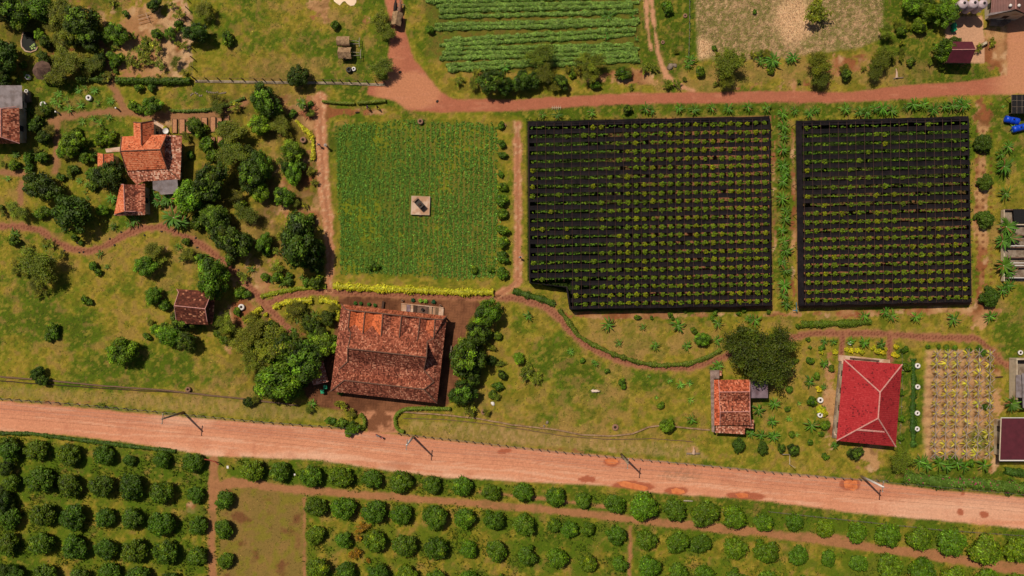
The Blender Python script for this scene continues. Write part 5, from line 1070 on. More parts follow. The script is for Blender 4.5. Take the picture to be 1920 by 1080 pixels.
roofpart(e, 'barge_board', [z(1035,146,zg+.28), z(562,255,3.0), z(640,200,3.3)], [(0,1,2)], M_greysheet, .05)
walls(e, [z(690,-480,0)[:2], z(1270,-480,0)[:2], z(1200,235,0)[:2], z(700,225,0)[:2]], 3.0, .2, M_plaster, True)
roofpart(e, 'gable_wall', [z(700,225,3.0), z(1035,165,4.9), z(1200,232,3.0)], [(0,1,2)], M_plaster, .05)
slab(e, 'porch', [z(640,300,0)[:2], z(950,260,0)[:2], z(960,340,0)[:2], z(850,400,0)[:2], z(640,395,0)[:2]], 0, .4, M_concgrey)
slab(e, 'porch_box', [z(760,220,0)[:2], z(860,215,0)[:2], z(865,290,0)[:2], z(765,295,0)[:2]], .4, 1.0, M_plaster); slab(e, 'opening', [z(773,232,0)[:2], z(848,228,0)[:2], z(850,276,0)[:2], z(776,280,0)[:2]], 1.002, 1.03, M_glass)
for (u, v) in ((940,95),(1072,95)):
    q = P(*z(u, v, 0)[:2], 5.1)-e.location; chi(e, 'roof_vent', MB().lathe([(.12,4.9),(.12,5.15),(.28,5.25),(.3,5.42),(.12,5.55),(.001,5.58)], 14, cx=q.x, cy=q.y), M_white, True)
for i, (x, y, r) in enumerate(((1808.9,5,.82),(1828.7,4.5,.82),(1846.2,5.5,.76))):
    e = empty('water_tank', P(x, y, 4.9), 0, ['large pale round water tank, leftmost of three by the yard', 'large pale round water tank, middle of three by the yard', 'smaller whiter round water tank, rightmost of three by the yard'][i], 'water tank', 'round water tanks'); e.location.z = 0; r *= 1.08
    chi(e, 'body', MB().lathe([(r,1.9),(r,2.6),(r*.985,2.65),(r,2.7),(r,3.4),(r*.985,3.45),(r,3.5),(r,4.4),(r*.9,4.65),(r*.3,4.85),(.24,4.86)], 28), M_whiteplastic, True)
    chi(e, 'lid', MB().lathe([(.24,4.84),(.26,4.9),(.2,4.96),(.001,4.97)], 16), M_black, True)
    for a in range(4): chi(e, 'leg', MB().tube([(math.cos(a*1.571+.78)*r*.8, math.sin(a*1.571+.78)*r*.8, 0),(math.cos(a*1.571+.78)*r*.8, math.sin(a*1.571+.78)*r*.8, 1.8)], .07, 6), M_concgrey)
    chi(e, 'platform', MB().lathe([(.001,1.8),(r*1.05,1.8),(r*1.05,1.88),(.001,1.88)], 20), M_concgrey)
e = empty('pipe_rack', P(1815, 26.5, 0), 0, 'row of light blue pipes on a rack below the water tanks', 'pipes')
for k in range(3): chi(e, 'pipe', MB().tube([(-1.8,.12*k,1.0),(1.8-.3*k,.12*k,1.0)], .05, 8), M_tealpipe)
for s in (-1.4, 1.2): chi(e, 'support', MB().box(s-.05,-.1,0,s+.05,.35,.94), M_concgrey)
e = empty('rolled_mat', P(1840, 85, 0), math.radians(28), 'pale grey rounded trough lying beside the maroon shed', 'trough')
chi(e, 'body', MB().tube([(-1.0,0,.36),(-.95,0,.36),(.85,0,.36),(.98,0,.36)], [.3,.38,.38,.25], 14), M_thatch, True); chi(e, 'lid', MB().box(-.75,-.22,.7,.65,.22,.76, taper=.03), M_plaster)

# --- right edge: solar shelter, barrels, pens, maroon roof
e = empty('panel_shelter', P(1905, 201, 0), 0, 'low shelter roofed with black panels at right edge', 'shelter'); 
chi(e, 'roof', MB().box(-2.2,-1.7,2.0,2.6,1.75,2.08), M_black)
for k in range(5): chi(e, 'batten', MB().box(-2.2+k*.95,-1.7,2.083,-2.16+k*.95,1.75,2.12), M_concgrey)
for k in (-.5, .65): chi(e, 'batten', MB().box(-2.2,k,2.083,2.6,k+.04,2.11), M_concgrey)
for s in (-2.1, 2.4):
    for t in (-1.6, 1.6): chi(e, 'post', MB().tube([(s,t,0),(s,t,2)], .06, 6), M_wood)
def barrel(px, py, rz, label):
    e = empty('barrel', P(px, py, .4), rz, label, 'barrel', 'blue plastic barrels'); e.location.z = 0; r = .62
    chi(e, 'body', MB().tube([(-1.3,0,r),(-1.25,0,r),(-.5,0,r),(-.45,0,r),(-.4,0,r),(.4,0,r),(.45,0,r),(.5,0,r),(1.2,0,r),(1.28,0,r)], [.45,.6,.62,.58,.62,.62,.58,.62,.6,.45], 20), M_blue, True)
    chi(e, 'cap', MB().lathe([(.16,1.2),(.16,1.3),(.001,1.3)], 12), M_black)
barrel(1896, 226, math.radians(-12), 'blue plastic barrel lying nearest the black panel shelter'); barrel(1909.5, 240.5, math.radians(14), 'second blue barrel lying just below the first one')
e = bld('livestock_pens', 1905, 460, 'grey concrete pens with white rails behind banana plants at right edge', 'pens')
slab(e, 'floor', [(1884,393),(1990,393),(1990,528),(1882,527)], 0, .15, M_concgrey)
slab(e, 'dark_cover', [(1900,392),(1990,392),(1990,418),(1902,418)], 1.2, 1.28, M_black)
for y0 in (392,420,440,463,482,500,520): slab(e, 'wall', [(1884,y0),(1990,y0),(1990,y0+2),(1884,y0+2)], .152, .95, M_plaster if y0 in (420,) else M_thatchgrey)
for y0 in (461,493,498,521): chi(e, 'rail', MB().tube([P(1893,y0,1.3)-e.location, P(1990,y0,1.3)-e.location], .08, 8), M_white)
slab(e, 'wall_end', [(1882,393),(1884,393),(1884,527),(1882,527)], .152, 1.0, M_plaster)
e = bld('concrete_shed', 1915, 712, 'concrete shed with grey metal panels at right edge under the path', 'shed')
slab(e, 'floor', [(1906,672),(1985,672),(1985,760),(1906,760)], 0, .12, M_concgrey)
slab(e, 'wall', [(1906,672),(1985,672),(1985,675),(1906,675)], .122, 2.2, M_plaster); slab(e, 'wall', [(1906,675.5),(1908,675.5),(1908,750),(1906,750)], .122, 2.2, M_plaster)
roofpart(e, 'roof', [(1905,703,2.3), (1985,703,2.6), (1985,750,2.6), (1905,745,2.3)], [(0,1,2,3)], M_greysheet, .05); roofpart(e, 'roof_panel', [(1916,700,2.75), (1985,700,2.9), (1985,765,2.9), (1918,765,2.7)], [(0,1,2,3)], M_tealpipe if False else M_greysheet, .05)
e = bld('maroon_roof_shed', 1915, 824, 'shed with dark maroon metal roof and white gutter at right edge', 'shed')
roofpart(e, 'roof', [(1877,783.5,3.4), (1990,783.5,3.4), (1990,862,2.9), (1874,862,2.9)], [(0,1,2,3)], M_maroon, .06)
o0 = e.location
chi(e, 'gutter', MB().tube([P(1874,863.5,2.95)-o0, P(1990,863.5,2.95)-o0], .12, 8), M_white); chi(e, 'gutter', MB().tube([P(1877,783.5,3.48)-o0, P(1990,783.5,3.48)-o0], .07, 8), M_white); chi(e, 'gutter', MB().tube([P(1874,863,2.95)-o0, P(1877,783,3.45)-o0], .1, 8), M_plaster)
walls(e, [(1879,788),(1990,788),(1990,858),(1879,858)], 2.8, .3, M_plaster)
pot('flower_pot', 1911, 661, .45, .5, M_white, 'white pot with green plant above the concrete shed at right', 'pot', inner=D.materials['potting_soil'])

# ------------------------------------------------------------------ platform, tank box
e = empty('concrete_platform', P(789, 386, 0), math.radians(-2), 'square pale concrete platform in the middle of the crop field', 'platform')
chi(e, 'slab', MB().box(-1.68,-1.68,0,1.68,1.68,.5), M_conc)
b = MB()
for a in (0, 1): b.box(-1.75 if a else -1.75, (-1.75 if a else 1.68), .0, 1.75, (-1.68 if a else 1.75), .53)
for s in (-1.75, 1.68): b.box(s, -1.68, 0, s+.07, 1.68, .528)
chi(e, 'kerb', b, M_plaster); chi(e, 'step', MB().box(-.28,-1.76-.25,0,.25,-1.752,.3), M_darkwood)
e = empty('metal_box', P(787.5, 383.5, .5), math.radians(-48), 'black rusty open metal box standing on the concrete platform', 'box')
b = MB(); l, w_, h = .85, .55, 1.3
b.box(-l,-w_,.15,l,-w_+.06,h).box(-l,w_-.06,.15,l,w_,h).box(-l,-w_+.06,.15,-l+.06,w_-.06,h).box(l-.06,-w_+.06,.15,l,w_-.06,h).box(-l+.06,-w_+.06,.9,l-.06,w_-.06,.95); chi(e, 'body', b, M_blackmetal)
for a in (-1, 1):
    for c in (-1, 1): chi(e, 'leg', MB().box(a*.75-.05,c*.45-.05,0,a*.75+.05,c*.45+.05,.15), M_blackmetal)
chi(e, 'handle', MB().tube([(-l-.12,-w_-.1,h*.95),(-l-.12,w_+.1,h*.95)], .05, 6), M_blackmetal); chi(e, 'load', MB().box(-.1,-.3,.952,.45,.25,1.15, taper=.08), M_darkwood)

# ------------------------------------------------------------------ round thatched shelter, pond
e = empty('thatched_shelter', P(79, 132, 2), 0, 'round grey thatched shelter left of the feathery trees', 'shelter'); e.location.z = 0
b = MB(); n = 26; R_ = random.Random(4); ring = []
prof = [(1.75,2.0),(1.3,2.45),(.8,2.85),(.3,3.2),(.06,3.35)]
for i in range(n):
    a = 2*math.pi*i/n; k = 1+R_.uniform(-.04,.04)
    for (r, zz) in prof: b.v.append((r*k*math.cos(a), r*k*math.sin(a), zz+R_.uniform(-.03,.03)))
for i in range(n):
    for q in range(4): b.f.append((i*5+q, ((i+1) % n)*5+q, ((i+1) % n)*5+q+1, i*5+q+1)); b.m.append(0)
b.f.append(tuple(i*5+4 for i in range(n))); b.m.append(0)
chi(e, 'thatch_roof', b, M_thatchgrey); chi(e, 'post', MB().tube([(0,0,0),(0,0,3.2)], .09, 8), M_darkwood)
for a in range(6): chi(e, 'rafter', MB().tube([(0,0,2.7),(1.6*math.cos(a*1.047),1.6*math.sin(a*1.047),1.95)], .03, 5), M_darkwood)
pond = [(44,60),(57,60),(62,66),(65,78),(70,88),(68,94),(58,98),(48,96),(41,88),(40,78)]
def ring_water(name, pts, zt, m):
    b = MB(); A = [P(x, y, zt) for x, y in pts]; b.add(A, [tuple(range(len(A)))[::-1]]); o = b.obj(name, m); o['kind'] = 'structure'
    return o
ring_water('pond_water', pond, .06, M_poolwater)
e = empty('pond_rim', P(54, 78, 0), 0, 'pale concrete rim curving around the dark pond', 'pond rim'); o0 = e.location
chi(e, 'rim', MB().tube([P(x, y, .06)-o0 for x, y in [(44,60),(40,78),(41,88),(48,96),(58,98),(68,94),(71,88)]], .14, 8), M_conc)
for (x, y, r) in ((61,86,.25),(64,84,.28),(60,91,.22),(65,90,.25),(57,88,.15)):
    o = link('water_lily', star_mesh(int(x*7), 12, r*1.2, .12, col(150,170,90), rise=.3, droop=.3, z0=.03, seg=3), None, P(x, y, .08)); setp(o, None, 'plant', 'water lilies on the pond'); THINGS.append((o, 'pale green water lily', x, y, 'on the dark pond at upper left'))
ring_water('muddy_pond_water', [(625,-30),(668,-30),(668,4),(664,10),(657,11),(651,7),(647,2),(643,3),(637,10),(631,6),(626,2)], .02, M_mudwater)
for pts in ([(1134,862),(1140,860),(1150,860),(1158,863),(1160,867),(1154,870),(1142,871),(1136,868)], [(1157,904),(1170,902),(1190,906),(1212,912),(1216,917),(1206,920),(1186,917),(1166,912)], [(1258,918),(1268,915),(1282,919),(1284,924),(1272,927),(1260,925)], [(1378,926),(1392,924),(1404,927),(1402,933),(1386,934)], [(1582,903),(1592,900),(1607,902),(1608,916),(1600,920),(1584,916)]):
    cx = sum(p[0] for p in pts)/len(pts); cy = sum(p[1] for p in pts)/len(pts); fine = []
    for i in range(len(pts)):
        for q in range(6):
            p = lerp2(pts[i], pts[(i+1) % len(pts)], q/6); k = 1+.07*random.uniform(-1, 1); fine.append((cx+(p[0]-cx)*k, cy+(p[1]-cy)*k))
    ring_water('puddle_water', fine, .03, M_puddle)

# ------------------------------------------------------------------ white ring planters / jars
def ringpot(px, py, r, look, m, h=.55, where=None, plant=None):
    e = empty('ring_planter', P(px, py, h), 0, None, 'planter', 'round planters'); e.location.z = 0
    chi(e, 'rim', MB().lathe([(r*.9,0),(r,h*.3),(r,h*.8),(r*.92,h),(r*.55,h*1.02),(r*.42,h*.9),(r*.4,h*.5)], 26), m, True)
    chi(e, 'soil', MB().lathe([(.001,h*.62),(r*.42,h*.6)], 20), M_soil)
    if plant: o = link('plant', star_mesh(int(px), 9, r*1.3, .07, GBA, z0=h, rise=.9), e)
    THINGS.append((e, look, px, py, where)); return e
for (x, y, r, pl) in ((165.5,183,.54,0),(80,195.5,.58,1),(51,144,.5,1),(452,576,.6,0),(1721.5,725.5,.47,0),(1721,775,.47,0),(1720.5,804.5,.47,0),(1721.5,686,.5,0),(1539,750.5,.55,0),(1538.5,778.5,.5,0),(1594.5,643.5,.35,1)): ringpot(x, y, r, 'round white ring planter', M_white, plant=pl)
for (x, y, r) in ((352,730.5,.5),(907,773,.52),(788,227.5,.55),(568,262,.6)): ringpot(x, y, r, 'round grey brown clay ring planter', M_clay)
for (x, y, r) in ((1153.8,801.5,.62),(946,235,.35),(1856,686,.4),(1243,79,.35),(1285,29,.4)): ringpot(x, y, r, 'round flat tyre-like stone ring', M_clay, h=.2)
ringpot(654, 130.5, .56, 'dark rimmed jar with a shiny inside', M_black); ringpot(663, 129, .4, 'white round basin', M_white, h=.3)
for (x, y, l) in ((110,212,'white'),(222,205,'bluish grey')):
    e = empty('marker_post', P(x, y, 0), .1, f'short {l} marker post beside the footpath at upper left', 'post'); chi(e, 'post', MB().box(-.12,-.12,0,.12,.12,1.0, taper=.01), M_white if l == 'white' else M_concgrey); chi(e, 'cap', MB().box(-.15,-.15,1.002,.15,.15,1.08, taper=.04), M_white)
e = empty('notice_board', P(432, 873, 0), .1, 'small white board on a post below the road at the orchard gate', 'sign'); chi(e, 'post', MB().box(-.04,-.04,0,.04,.04,1.3), M_wood); chi(e, 'board', MB().box(-.18,-.25,1.302,.18,.25,1.38), M_white)
e = empty('notice_board', P(555, 888, 0), 0, 'tiny white marker between orchard trees under the road', 'sign'); chi(e, 'post', MB().box(-.03,-.03,0,.03,.03,.8), M_wood); chi(e, 'board', MB().box(-.14,-.16,.802,.14,.16,.86), M_white)
e = empty('field_gate', P(398, 862, 0), math.radians(-10), 'rusty red gate bar over the orchard track entrance', 'gate'); chi(e, 'bar', MB().tube([(-2,0,1.1),(-.8,.15,1.15),(0,.15,1.15),(1.0,0,1.1),(1.8,-.5,1.05)], .10, 7), mat('red_oxide', col(160,70,50), .7)); 
for s in (-1.9, 1.75): chi(e, 'post', MB().tube([(s,0 if s < 0 else -.45,0),(s,0 if s < 0 else -.45,1.2)], .08, 6), M_wood)
# fallen logs, stone heaps, small statue heap by the road
for (x, y, rz, L, lab) in ((1290,939,-.05,1.7,'pale fallen log at the orchard edge below the orange puddles'),(670,211,.1,.7,'short dark log on the bare ground near the two walkers'),(1873,707,.1,1.4,'dark log with a pale end right of the vine trellis plot')):
    o = MB().tube([(-L/2,0,.12),(0,.03,.14),(L/2,0,.12)], [.13,.14,.1], 8).obj('log', M_barkpale if 'pale fallen' in lab else M_darkwood, None, P(x, y, 0), rz); setp(o, lab, 'log')
def rockmesh(seed):
    R = np.random.default_rng(seed); iv, jf = ico(); v = iv*(1+R.uniform(-.2, .2, (len(iv), 1)))*[1, .8, .55]; return npmesh('stone', v, jf, None, None)
rk = [rockmesh(i) for i in range(4)]
for r_ in rk: r_.materials.append(M_concgrey)
STN = [(750,135,.22,'dark'),(820,190,.2,'dark'),(1257,125,.5,'pale'),(1265,123,.35,'pale'),(1200,1,.1,'pale'),(924,757,.3,'white'),(1026,792,.25,'pale'),(1020,799,.18,'pale')]+[(358+i*4+random.uniform(-1,1), 176+random.uniform(-3,4), .15, 'pale') for i in range(6)]+[(388+i*3.3, 173+random.uniform(-2,2), .14, 'pale') for i in range(7)]+[(410+i*2.6, 176-i*.5, .13, 'pale') for i in range(6)]
pathpts = [(75,432),(130,466),(200,460),(235,440),(305,425),(380,460),(450,520)]
for i in range(16):
    k = random.randrange(len(pathpts)-1); p = lerp2(pathpts[k], pathpts[k+1], random.random()); STN.append((p[0]+random.uniform(-3,3), p[1]+random.choice((-9,9)), .16, 'dark'))
m_dark = mat('dark_stone', (.03,.022,.018), .9)
for i, (x, y, r, c_) in enumerate(STN):
    me = rk[i % 4]
    if c_ != 'pale':
        me = me.copy(); me.materials.clear(); me.materials.append(m_dark if c_ == 'dark' else M_white)
    o = link('stone', me, None, P(x, y, 0), random.uniform(0, 6)); o.scale = (r*1.4, r*1.4, r*1.4); setp(o, None, 'stone', 'loose stones on the ground'); THINGS.append((o, f'small {c_} stone', x, y, None))
e = empty('garden_statue', P(1300, 849, 0), 0, 'grey anchor shaped stone figure on the grass above the road', 'statue'); chi(e, 'base', MB().box(-1.3,-.35,0,1.3,.05,.25, taper=.12), M_concgrey); chi(e, 'body', MB().tube([(0,-.1,.25),(0,.5,.5),(0,1.1,.35)], [.35,.22,.1], 8), M_conc)
e = empty('garden_statue', P(1684, 145, 0), .1, 'pale anchor shaped stone figure above the farm road', 'statue'); chi(e, 'base', MB().box(-.9,-.3,0,1.0,.0,.2, taper=.1), M_concgrey); chi(e, 'body', MB().tube([(-.4,-.1,.2),(-.4,.8,.45),(-.4,1.6,.3)], [.25,.16,.08], 8), M_conc)
# bamboo trestle in the bare plot
e = empty('bamboo_frame', P(273, 35, 0), math.radians(16), 'pale bamboo frame lying on the bare plot at upper left', 'frame')
for k in range(3): chi(e, 'pole', MB().tube([(-1.3,-.7+k*.7,.3),(1.2,-.7+k*.7,.35)], .05, 6), M_conc)
chi(e, 'pole', MB().tube([(.6,-1.0,.45),(.5,.9,.45)], .05, 6), M_conc)
e = empty('wooden_trellis', P(1043, 204, 0), 0, 'pale broken trellis lying above the left net garden', 'trellis')
chi(e, 'rail', MB().tube([(-.9,.1,.3),(.9,.15,.3)], .05, 6), M_plaster)
for k in range(5): chi(e, 'slat', MB().box(-.8+k*.38,-.2,.3,-.74+k*.38,.5,.34), M_plaster)
e = empty('blue_gate', P(1491, 576, 0), 0, 'light blue pipe gate at the lower end between the net gardens', 'gate'); chi(e, 'bar', MB().tube([(-.8,-.6,1.0),(0,-.6,1.0)], .07, 6), M_tealpipe); chi(e, 'post', MB().tube([(0,.9,.5),(0,-.9,.9)], .06, 6), M_tealpipe); chi(e, 'post', MB().tube([(0,-.6,0),(0,-.6,1.1)], .06, 6), M_tealpipe)
# dried leaf fan around a banana at the lane head
b = MB()
for i in range(26):
    a = math.radians(-160+i*9.0); L = random.uniform(1.5, 2.4); c_, s_ = math.cos(a), math.sin(a); w_ = .07
    b.add([(c_*.4-s_*w_, s_*.4+c_*w_, .5), (c_*.4+s_*w_, s_*.4-c_*w_, .5), (c_*L*.7+s_*w_*1.6, s_*L*.7-c_*w_*1.6, .35), (c_*L, s_*L, .08), (c_*L*.7-s_*w_*1.6, s_*L*.7+c_*w_*1.6, .35)], [(0,1,2,3,4)])
e = empty('fan_palm', P(578, 206, 0), 0, 'fan palm with a skirt of dried brown leaves at the lane head', 'palm')
chi(e, 'dry_skirt', b, mat('dry_leaves', col(186,120,86), .9, noise=.4, nscale=3)); chi(e, 'trunk', MB().tube([(0,0,0),(0,0,2.2)], [.2,.14], 8), M_bark)
o = link('leaves', star_mesh(881, 14, 1.8, .16, GDk*1.7, z0=2.2, rise=.8), e, (-.7, .8, 0)); 

# ------------------------------------------------------------------ fences, walls, wires
def fence(name, pts, n, label, h=1.2, r=.06, m=M_wood, wires=2, cat='fence', pw=None):
    P3 = [P(*p) for p in pts]; e = empty(name, P3[0], 0, label, cat); o0 = e.location
    seg = [(a, b, (b-a).length) for a, b in zip(P3[:-1], P3[1:])]; tot = sum(s[2] for s in seg); tops = []
    for i in range(n):
        d = tot*i/(n-1)
        for a, b_, l in seg:
            if d <= l+1e-6: break
            d -= l
        p = a.lerp(b_, min(1, d/l))-o0; lx = random.uniform(-.05, .05)
        chi(e, 'post', MB().box(p.x-r, p.y-r, -.05, p.x+r, p.y+r, h*random.uniform(.94, 1.04)), m); tops.append(p)
    for k in range(wires): chi(e, 'wire', MB().tube([t+Vector((0, 0, h*(.45+.45*k))) for t in tops], .015, 4), M_wire)
    return e
fe = fence('roadside_fence', [(0,746),(150,757),(300,771),(480,789),(672,803)], 38, 'low wooden post and wire fence along upper side of road at left', r=.07)
fence('roadside_fence', [(748,812),(900,829),(1050,846),(1165,857)], 28, 'post and wire fence beside the road right of the driveway', r=.07)
fence('roadside_fence', [(1185,859),(1330,872),(1440,884),(1560,894),(1660,900)], 30, 'short pale concrete post fence beside the road at right', r=.07, m=M_concgrey)
fence('field_fence', [(352,0),(358,50),(362,100),(365,147)], 9, 'wire fence between the bare plot and the pasture', h=1.6, r=.06)
fence('orchard_fence', [(1440,958),(1600,975),(1760,992),(1930,1004)], 24, 'wire fence along the orchard edge at lower right', h=.9, r=.05)
fence('garden_fence', [(1290,112),(1292,60),(1292,0)], 9, 'thin pale wire fence at the left edge of stubble field', h=.8, r=.05)
# slab fence north of the garden
pts = [(366,151),(480,153),(560,154),(640,155),(722,158)]; e = empty('concrete_fence', P(366, 151, 0), 0, 'grey concrete slab kerb with a post and rail fence under the pasture', 'fence'); o0 = e.location; n = 21
lastp = None
for i in range(n):
    t = i/(n-1)*(len(pts)-1); k = min(int(t), len(pts)-2); p = P(*lerp2(pts[k], pts[k+1], t-k), 0)-o0
    chi(e, 'post', MB().box(p.x-.07, p.y+.14, 0, p.x+.07, p.y+.28, 1.25), M_darkwood)
    if lastp is not None: chi(e, 'slab', MB().box(lastp.x+.01, min(p.y, lastp.y)-.34, .0, p.x-.01, min(p.y, lastp.y)+.12, .14), M_palecon); chi(e, 'rail', MB().tube([(lastp.x, lastp.y+.2, 1.1), (p.x, p.y+.2, 1.1)], .03, 5), M_wood)
    lastp = p
def lowwall(name, pts, h, t, label, m): 
    e = empty(name, P(*pts[0]), 0, label, 'low wall'); o0 = e.location; b = MB(); A = []
    for p, q in zip(pts[:-1], pts[1:]):
        n_ = max(1, int(math.hypot(q[0]-p[0], q[1]-p[1])/12))
        A += [lerp2(p, q, i/n_) for i in range(n_)]
    A.append(pts[-1]); W_ = [P(*a)-o0 for a in A]; vs = []; k = len(W_)
    for i, p in enumerate(W_):
        d = (W_[min(i+1, k-1)]-W_[max(0, i-1)]).normalized(); nr = Vector((-d.y, d.x, 0)); j = random.uniform(-.04, .04); hh = h*random.uniform(.9, 1.08)
        vs += [p+nr*(t+j), p+nr*(t+j)+Vector((0,0,hh)), p-nr*(t-j)+Vector((0,0,hh)), p-nr*(t-j)]
    fs = []
    for i in range(k-1):
        for q in range(3): fs.append((i*4+q, (i+1)*4+q, (i+1)*4+q+1, i*4+q+1))
    b.add(vs, fs); chi(e, 'wall', b, m)
    return e
lowwall('earth_kerb', [(0,706),(85,712),(180,722),(305,731),(350,736),(480,750),(560,760)], .32, .12, 'low earthen retaining edge above the road at left', M_wood)
lowwall('earth_kerb', [(0,714),(140,724),(260,732),(345,736)], .2, .06, 'thin second retaining edge just below the longer one at left', M_darkwood)
lowwall('earth_kerb', [(756,772),(840,778),(900,785),(960,796),(1040,805),(1090,815),(1150,817),(1185,813),(1215,801),(1240,797),(1330,806)], .32, .12, 'pale curving retaining edge along the big lawn above the road', M_thatch)
lowwall('earth_kerb', [(756,784),(830,786),(900,793),(990,806),(1060,818),(1150,824),(1220,822),(1300,828)], .13, .05, 'thin dark retaining edge below the curving pale one', M_wood)
# utility poles
tops = []
for i, (x, y) in enumerate([(-90,735),(344,773),(775,819),(1165,852),(1615,893),(2060,935)]):
    lab = [None, 'grey utility pole leftmost beside the road', 'white utility pole by the driveway of the hall', 'pale utility pole at the orange puddles', 'white concrete utility pole, the rightmost one beside the road', None][i]
    hp = 8.6; g0 = P(x, y, 0); lean = [0,(.02),(.0),(-.02),0,0][i]
    tops.append(g0+Vector((0,0,hp)))
    if lab is None: continue
    e = empty('utility_pole', g0, math.radians(-6), lab, 'utility pole', 'utility poles along the road')
    chi(e, 'pole', MB().tube([(0,0,-.3),(0,0,hp*.5),(0,0,hp)], [.24,.20,.15], 10), M_palecon if i in (1, 3) else M_white, True)
    chi(e, 'crossarm', MB().box(-.07,-.95,hp-.35,.07,.95,hp-.25), M_concgrey); chi(e, 'brace', MB().tube([(.08,0,hp-1.1),(.08,.55,hp-.36)], .03, 5), M_concgrey)
    for s in (-.85, 0, .85): chi(e, 'insulator', MB().lathe([(.05,hp-.249),(.09,hp-.2),(.05,hp-.12),(.08,hp-.08),(.001,hp-.02)], 10, cy=s) if s else MB().lathe([(.05,hp+.002),(.09,hp+.05),(.05,hp+.12),(.001,hp+.2)], 10), M_white, True)
e = empty('power_line', tops[1], 0, 'three thin overhead wires strung between the utility poles along the road', 'wires')
for s in (-.85, 0, .85):
    pp = []
    for a, b_ in zip(tops[:-1], tops[1:]):
        for q in range(12): t = q/12; p = a.lerp(b_, t); p = p+Vector((s*.1, s, 0 if s else .2)); p.z -= 4*.55*t*(1-t)+.05; pp.append(p-tops[1])
    chi(e, 'wire', MB().tube(pp, .014, 4), M_wire)
e = empty('pipe_post', P(1479, 870, 0), 0, 'grey pipe standing with a sideways arm on the verge at right', 'post'); chi(e, 'post', MB().tube([(0,0,0),(0,0,3.2)], .06, 8), M_plaster); chi(e, 'pipe', MB().tube([(0,2.0,.5),(0,.1,.5)], .06, 6), M_plaster); chi(e, 'arm', MB().tube([(-1.5,2.0,1.0),(0,2.0,1.0)], .07, 8), M_greysheet); chi(e, 'pipe_end', MB().tube([(-1.5,2.0,0),(-1.5,2.0,1.0)], .05, 6), M_greysheet)
fence('garden_post_row', [(1690,660),(1692,700),(1690,740),(1688,790),(1686,830)], 6, 'row of low pale posts in the strip beside the red house', h=.5, r=.05, m=M_plaster, wires=1)
for i, y in enumerate((662,676,690,704,718,732,746,760,774,788,802,816)):
    pass

# ------------------------------------------------------------------ ox carts, oxen, cow, motorbike, people
def skin(name, pts, edges, rad, m, parent=None, loc=None, rz=0, sub=1):
    me = D.meshes.new(name); me.from_pydata([tuple(p) for p in pts], edges, []); me.materials.append(m)
    o = link(name, me, parent, loc, rz); md = o.modifiers.new('skin', 'SKIN'); md.use_smooth_shade = True
    for i, v in enumerate(me.skin_vertices[0].data): v.radius = (rad[i], rad[i]) if not isinstance(rad[i], tuple) else rad[i]
    me.skin_vertices[0].data[0].use_root = True
    s = o.modifiers.new('sub', 'SUBSURF'); s.levels = sub; s.render_levels = sub; return o
def cattle(name, px, py, rz, m, label, lying=False, s=1.0, horns=True):
    e = empty(name, P(px, py, .8*s), rz, label, 'cow'); e.location.z = 0; e.scale = (s, s, s)
    z0 = .42 if lying else 1.0
    pts = [(-.75,0,z0+.05),(-.4,0,z0+.02),(0,0,z0-.02),(.4,0,z0+.02),(.7,0,z0+.18),(.92,0,z0+.34),(1.08,0,z0+.36),(1.28,0,z0+.2),(1.40,0,z0+.1)]
    rad = [(.26,.27),(.32,.33),(.35,.37),(.33,.36),(.24,.27),(.15,.19),(.14,.15),(.10,.11),(.08,.08)]; ed = [(i, i+1) for i in range(8)]
    def limb(root, chain, rr):
        k = root
        for p, r in zip(chain, rr): pts.append(p); rad.append(r); ed.append((k, len(pts)-1)); k = len(pts)-1
    for sy in (-1, 1):
        if lying:
            limb(3, [(.55,sy*.26,.25),(.95,sy*.24,.10),(.7,sy*.28,.06)], [.12,.07,.05]); limb(0, [(-.55,sy*.32,.24),(-.15,sy*.42,.12),(-.5,sy*.42,.06)], [.16,.08,.05])
        else:
            st = .12*sy; limb(3, [(.42,sy*.2,.72),(.40+st,sy*.2,.40),(.42+st,sy*.2,.08)], [.12,.07,.055]); limb(0, [(-.68,sy*.2,.75),(-.82-st,sy*.2,.45),(-.76-st,sy*.2,.08)], [.16,.075,.055])
    limb(0, [(-1.0,.03,z0+.02),(-1.08,.04,z0-.35)], [.035,.03])
    skin('body', pts, ed, rad, m, e)
    for sy in (-1, 1):
        chi(e, 'ear', MB().tube([(1.02,sy*.10,z0+.42),(1.0,sy*.28,z0+.42)], [.05,.02], 6), m, True)
        if horns: chi(e, 'horn', MB().tube([(1.08,sy*.07,z0+.48),(1.08,sy*.2,z0+.62),(1.16,sy*.16,z0+.78)], [.035,.025,.006], 6), M_plaster, True)
        chi(e, 'eye', MB().lathe([(.001,-.02),(.02,0),(.001,.02)], 8, cx=1.2, cy=sy*.1), M_black).location.z = z0+.32
    return e
M_cowwhite = mat('pale_hide', col(232,206,186), .85, noise=.08); M_cowdark = mat('dark_hide', (.03,.018,.014), .8); M_cowbrown = mat('brown_hide', col(150,105,85), .8)
cattle('cow', 1115.5, 733.5, 0, M_cowwhite, 'small white cow lying on the open lawn facing right', lying=True, s=.72, horns=False)
